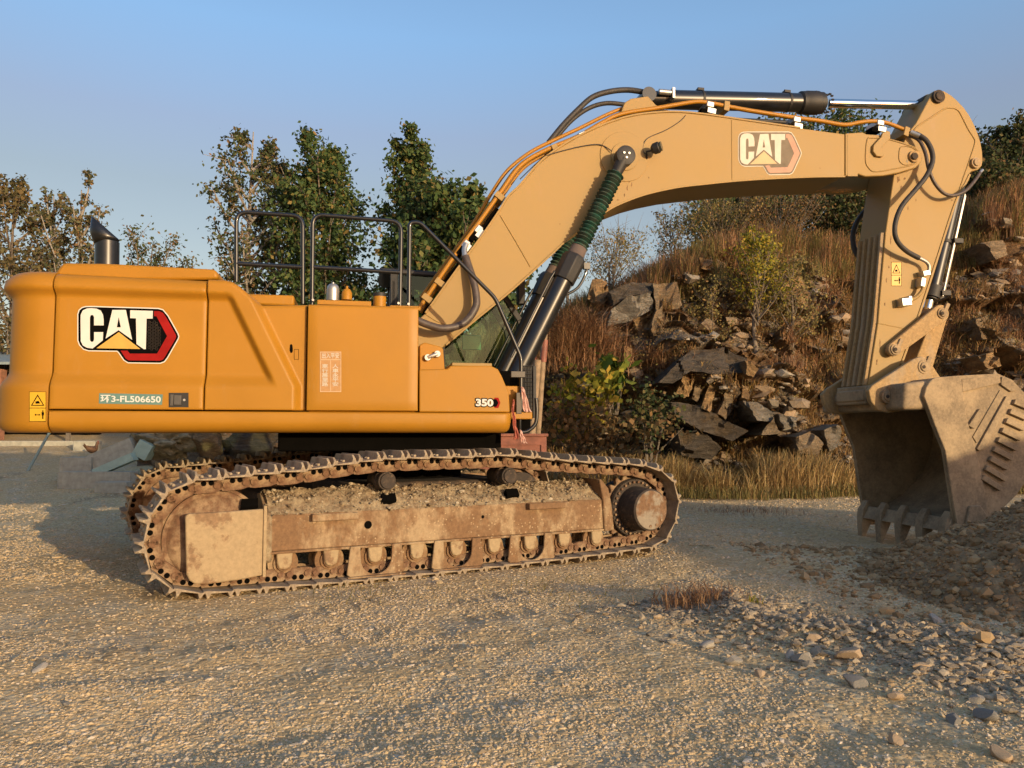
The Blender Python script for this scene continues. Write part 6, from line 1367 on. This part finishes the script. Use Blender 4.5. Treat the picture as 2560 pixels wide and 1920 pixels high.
# far tree line and low hill on the left, behind everything
hl = MB(); vs = []
for i in range(41):
    x = -90+i*3.2; vs += [(x, 60+4*math.sin(i*.7), -1), (x, 63, .6+.4*math.sin(i*1.3)), (x, 90, .5)]
fs = [(i*3+j, i*3+3+j, i*3+4+j, i*3+1+j) for i in range(40) for j in (0, 1)]; hl.add(vs, fs); tag(hl.build('distant_hill', M['soil'], None, smooth=60), kind='structure')

# ================================================================ YARD OBJECTS
M['conc'] = simple('concrete', (0.365, 0.343, 0.269), .9, var=.2, sc_=9, bs=.5); M['concb'] = simple('concrete_green', (0.338, 0.436, 0.362), .9, var=.15, sc_=6, bs=.4)
def block(px0, px1, py, L_depth, h_, Y, rz, tilt, label, mat, z=0):
    x0, x1 = AT(px0, Y), AT(px1, Y); L_ = x1-x0; mb = MB(); mb.box(-L_/2, L_/2, 0, L_depth, 0, h_); mb.box(-L_/2+.04, -L_/2+.09, -.004, 0, .03, h_-.03); o = mb.build('concrete_block', mat, None, bevel=.012); o.location = ((x0+x1)/2, Y, z); o.rotation_euler = (0, tilt, rz)
    return tag(o, label, 'concrete block', 'concrete kerb blocks dumped by the track')
_, Yb, Zb_ = GH(240, 1222); print('blocks at', Yb, Zb_)
block(150, 330, 1218, .35, .36, Yb, 0, 0, 'long grey-green concrete block lying flat at the front left of the dumped pile', M['conc'], Zb_-.02)
block(154, 232, 1190, .5, .34, Yb+.42, 0, 0, 'shorter pale concrete block standing behind the left end of the long flat one', M['conc'], Zb_+.28)
block(243, 322, 1230, .3, .24, Yb-.45, 0, 0, 'small dark grey concrete block in front of the pile beside the far track', M['conc'], Zb_-.08)
block(232, 345, 1165, .35, .34, Yb+.55, .1, -.42, 'pale concrete block tilted up on top of the pile', M['conc'], Zb_+.52)
block(240, 340, 1180, .3, .16, Yb+.2, .1, -.42, 'thin bluish concrete slab leaning just below the tilted block', M['concb'], Zb_+.40)
block(330, 366, 1145, .4, .34, Yb+.5, .1, .5, 'bluish concrete block tipped down at the right end of the pile by the far track', M['concb'], Zb_+.62)
# leaning prop pole
x, y, z = GH(68, 1178); mb = MB(); mb.tube([(x, y, z-.02), (x+.50, y+.2, z+1.15)], .03, 10); tag(mb.build('prop_pole', simple('pole_teal', (.20, .28, .27), .6), None, smooth=60), 'slanting grey-teal pole propped on the ground under the counterweight', 'pole')
# hens
def hen(px, py, s, col, label, face=1):
    x, y, zg = GH(px, py)
    m_ = simple('feathers_%d' % px, col, .85, var=.5, sc_=30, bs=.6); root = empty('hen', (x, y, zg), label, 'hen')
    mb = MB(); pts_ = [(-.20, 0, .33), (-.15, 0, .31), (-.08, 0, .26), (.02, 0, .235), (.10, 0, .27), (.135, 0, .34), (.15, 0, .40), (.165, 0, .43), (.195, 0, .425)]; rr = [.008, .045, .085, .10, .075, .042, .030, .030, .008]
    P = cr(pts_, 4); R = np.interp(np.linspace(0, len(rr)-1, len(P)), range(len(rr)), rr); mb.tube([(p.x*s*face, 0, p.z*s) for p in P], [r*s for r in R], 14); mb.build('body', m_, root, smooth=60)
    mb = MB(); 
    for k in range(5): a_ = -.25+k*.14; mb.add([(-.13*s*face, .02*s-.01*k*s, .28*s), (-(.20+.06*math.cos(a_))*s*face, (.03-.015*k)*s, (.36+.05*k*.3)*s), (-.17*s*face, (.03-.015*k)*s, .26*s)], [(0, 1, 2)])
    o = mb.build('tail', m_, root, smooth=0); o.modifiers.new('s', 'SOLIDIFY').thickness = .008
    for q in (-.035, .035):
        mb = MB(); mb.tube([(0, q*s, .17*s), (.01*face*s, q*s, .08*s), (0, q*s, .0)], .008*s, 6)
        for a_ in (-.5, 0, .5): mb.tube([(0, q*s, .006), (.04*s*face*math.cos(a_), q*s+.04*s*math.sin(a_), .004)], .005*s, 5)
        mb.build('leg', simple('hen_leg', (.45, .30, .08), .7), root, smooth=60)
    mb = MB(); mb.prism([(.155*s*face, .45*s), (.17*s*face, .475*s), (.185*s*face, .455*s), (.20*s*face, .46*s), (.20*s*face, .44*s), (.16*s*face, .435*s)], -.005, .005); mb.prism([(.205*s*face, .405*s), (.19*s*face, .375*s), (.18*s*face, .405*s)], -.006, .006); mb.build('comb', M['red'], root)
    mb = MB(); mb.tube([(.19*s*face, 0, .425*s), (.225*s*face, 0, .415*s)], [.010*s, .002], 6); mb.build('beak', simple('beak', (.5, .35, .12), .5), root)
    root.rotation_euler = (0, 0, 1.15)
hen(229, 1146, .95, (.12, .06, .03), 'brown hen standing on the dirt behind the concrete blocks')
hen(1805, 1222, .95, (.30, .09, .03), 'rust red hen standing at the edge of the straw grass right of the track', face=-1)
# rubbish and rocks behind the far track
def lump(px, py, r3, Y, mat, name, label, cat, rough=.3, seed=0, sub=4):
    import bmesh
    bm = bmesh.new(); bmesh.ops.create_icosphere(bm, subdivisions=sub, radius=1); g = np.random.default_rng(seed)
    cuts = [Vector(g.normal(size=3)).normalized() for _ in range(12)]; dist = [.6+.3*g.random() for _ in cuts]
    for v in bm.verts:
        if name != 'tarpaulin_heap':
            for c, d_ in zip(cuts, dist):
                e = v.co.dot(c)-d_
                if e > 0: v.co -= c*e
        f1 = float(fbm(np.array([v.co.x*3+seed]), np.array([v.co.z*3+v.co.y*2]), 4)[0])-.5; v.co *= 1+rough*f1*1.6
    me = bpy.data.meshes.new(name); bm.to_mesh(me); bm.free(); o = finish(name, me, mat, None, 0, 25 if name != 'tarpaulin_heap' else 60); o.location = (AT(px, Y), Y, ZAT(py, Y)); o.scale = r3; return tag(o, label, cat)
lump(525, 1103, (.34, .4, .40), 17, M['slabo'], 'boulder', 'orange-brown boulder seen under the machine behind the far track', 'boulder', seed=2)
lump(625, 1106, (.75, .5, .42), 17.5, M['slabd'], 'boulder', 'grey boulder seen under the machine right of the orange one', 'boulder', seed=3)
lump(425, 1108, (.72, .5, .34), 17.0, simple('tarp', (.33, .27, .16), .95, var=.45, sc_=5, bs=1, bd=.05), 'tarpaulin_heap', 'crumpled khaki tarpaulin heap under the machine behind the far track', 'tarpaulin', rough=.9, seed=4, sub=5)
lump(335, 1112, (.34, .25, .12), 17.0, simple('sack', (.33, .25, .15), .95, var=.3, bs=.8), 'sack', 'small tied sack lying left of the khaki tarpaulin heap', 'sack', seed=6)
# kerb and low building on the left
zk = float(gheight(np.array([-13.0]), np.array([22.5]))[0]); print('kerb z', zk)
mb = MB(); mb.box(AT(-400, 22.5), AT(190, 22.5), 22.4, 22.7, zk-.2, zk+.13); tag(mb.build('kerb', M['conc'], None, bevel=.02), 'long pale concrete kerb on the ground at the left, in front of the shed', 'kerb')
mb = MB(); mb.box(AT(190, 21.6), AT(245, 21.6), 21.5, 21.9, zk-.3, zk+.14); tag(mb.build('stone_step', M['conc'], None, bevel=.02), 'flat concrete step at the right end of the long kerb', 'step')
sh = empty('shed', (AT(-80, 24), 24.6, zk), 'low brick shed with a blue-grey roof at the left edge behind the counterweight', 'shed')
mb = MB(); mb.box(-1.0, 1.22, -1, -.7, 0, 2.3); bw = mb.build('wall', simple('brick', (.28, .13, .08), .9, var=.35, sc_=7, bs=.6), sh)
mb = MB(); mb.add([(-2.3, -1.4, 2.4), (3.6, -1.4, 2.4), (3.6, 1.4, 3.0), (-2.3, 1.4, 3.0)], [(0, 1, 2, 3)]); o = mb.build('roof', simple('roof_blue', (.22, .28, .30), .6), sh, smooth=0); o.modifiers.new('s', 'SOLIDIFY').thickness = .08
mb = MB(); mb.box(-1.0, 3.4, .6, .8, .0, 2.4); mb.build('back_wall', M['dark'], sh)  # the shed's inner shade is put into this wall's near-black colour
mb = MB(); mb.box(3.32, 3.42, -1.1, -1.0, 0, 2.5); mb.build('post', M['bark'], sh)
# red-brown steel box, posts and planks beyond the cab
M['redbox'] = simple('red_oxide', (.24, .085, .055), .6, var=.3, sc_=6, bs=.3)
Y = 13.2; bx = empty('steel_box', (AT(1290, Y), Y, 0), 'red-brown steel box standing behind the far track below the cab', 'steel box')
x0, x1 = AT(1180, Y)-AT(1290, Y), AT(1366, Y)-AT(1290, Y); zt_ = ZAT(1084, Y)
mb = MB(); mb.box(x0, x1, 0, 1.2, .0, zt_-.05); mb.build('body', M['redbox'], bx, bevel=.01)
mb = MB(); mb.box(x0-.03, x1+.03, -.03, 1.23, zt_-.05, zt_); mb.build('lid', M['redbox'], bx, bevel=.008)
mb = MB(); mb.box(x0+.02, x1-.05, -.025, 0, zt_-.19, zt_-.16); mb.box(x1-.09, x1-.05, -.025, 0, .1, zt_-.19); mb.build('rib', M['redbox'], bx)
def post(px0, py0, px1, py1, Y, r_, mat, label, name='post'):
    mb = MB(); a = (AT(px0, Y), Y, ZAT(py0, Y)); b = (AT(px1, Y), Y, 0); d = Vector(a)-Vector((AT(px1, Y), Y, ZAT(py1, Y))); mb.tube([(AT(px1, Y)-.05, Y, -.1), (AT(px1, Y), Y, ZAT(py1, Y)), a], r_, 12)
    return tag(mb.build(name, mat, None, smooth=50), label, name.replace('_', ' '))
M['wood'] = simple('weathered_wood', (.30, .21, .13), .9, var=.3, sc_=9, bs=.5)
p1 = post(1363, 822, 1345, 1078, 14.6, .055, M['wood'], 'tallest round pale post with a maroon band, behind the steel box', 'wooden_post')
mb = MB(); a = Vector((AT(1363, 14.6), 14.6, ZAT(850, 14.6))); b = Vector((AT(1358, 14.6), 14.6, ZAT(905, 14.6))); mb.cyl(tuple(a), tuple(b), .062); o = mb.build('band', M['redbox'], p1, smooth=50)
post(1344, 900, 1330, 1078, 14.4, .07, M['wood'], 'grey wooden post just left of the tall banded one', 'wooden_post')
post(1335, 890, 1318, 1078, 14.5, .05, simple('post_red', (.22, .07, .05), .8), 'dark red short post next to the step grille', 'wooden_post')
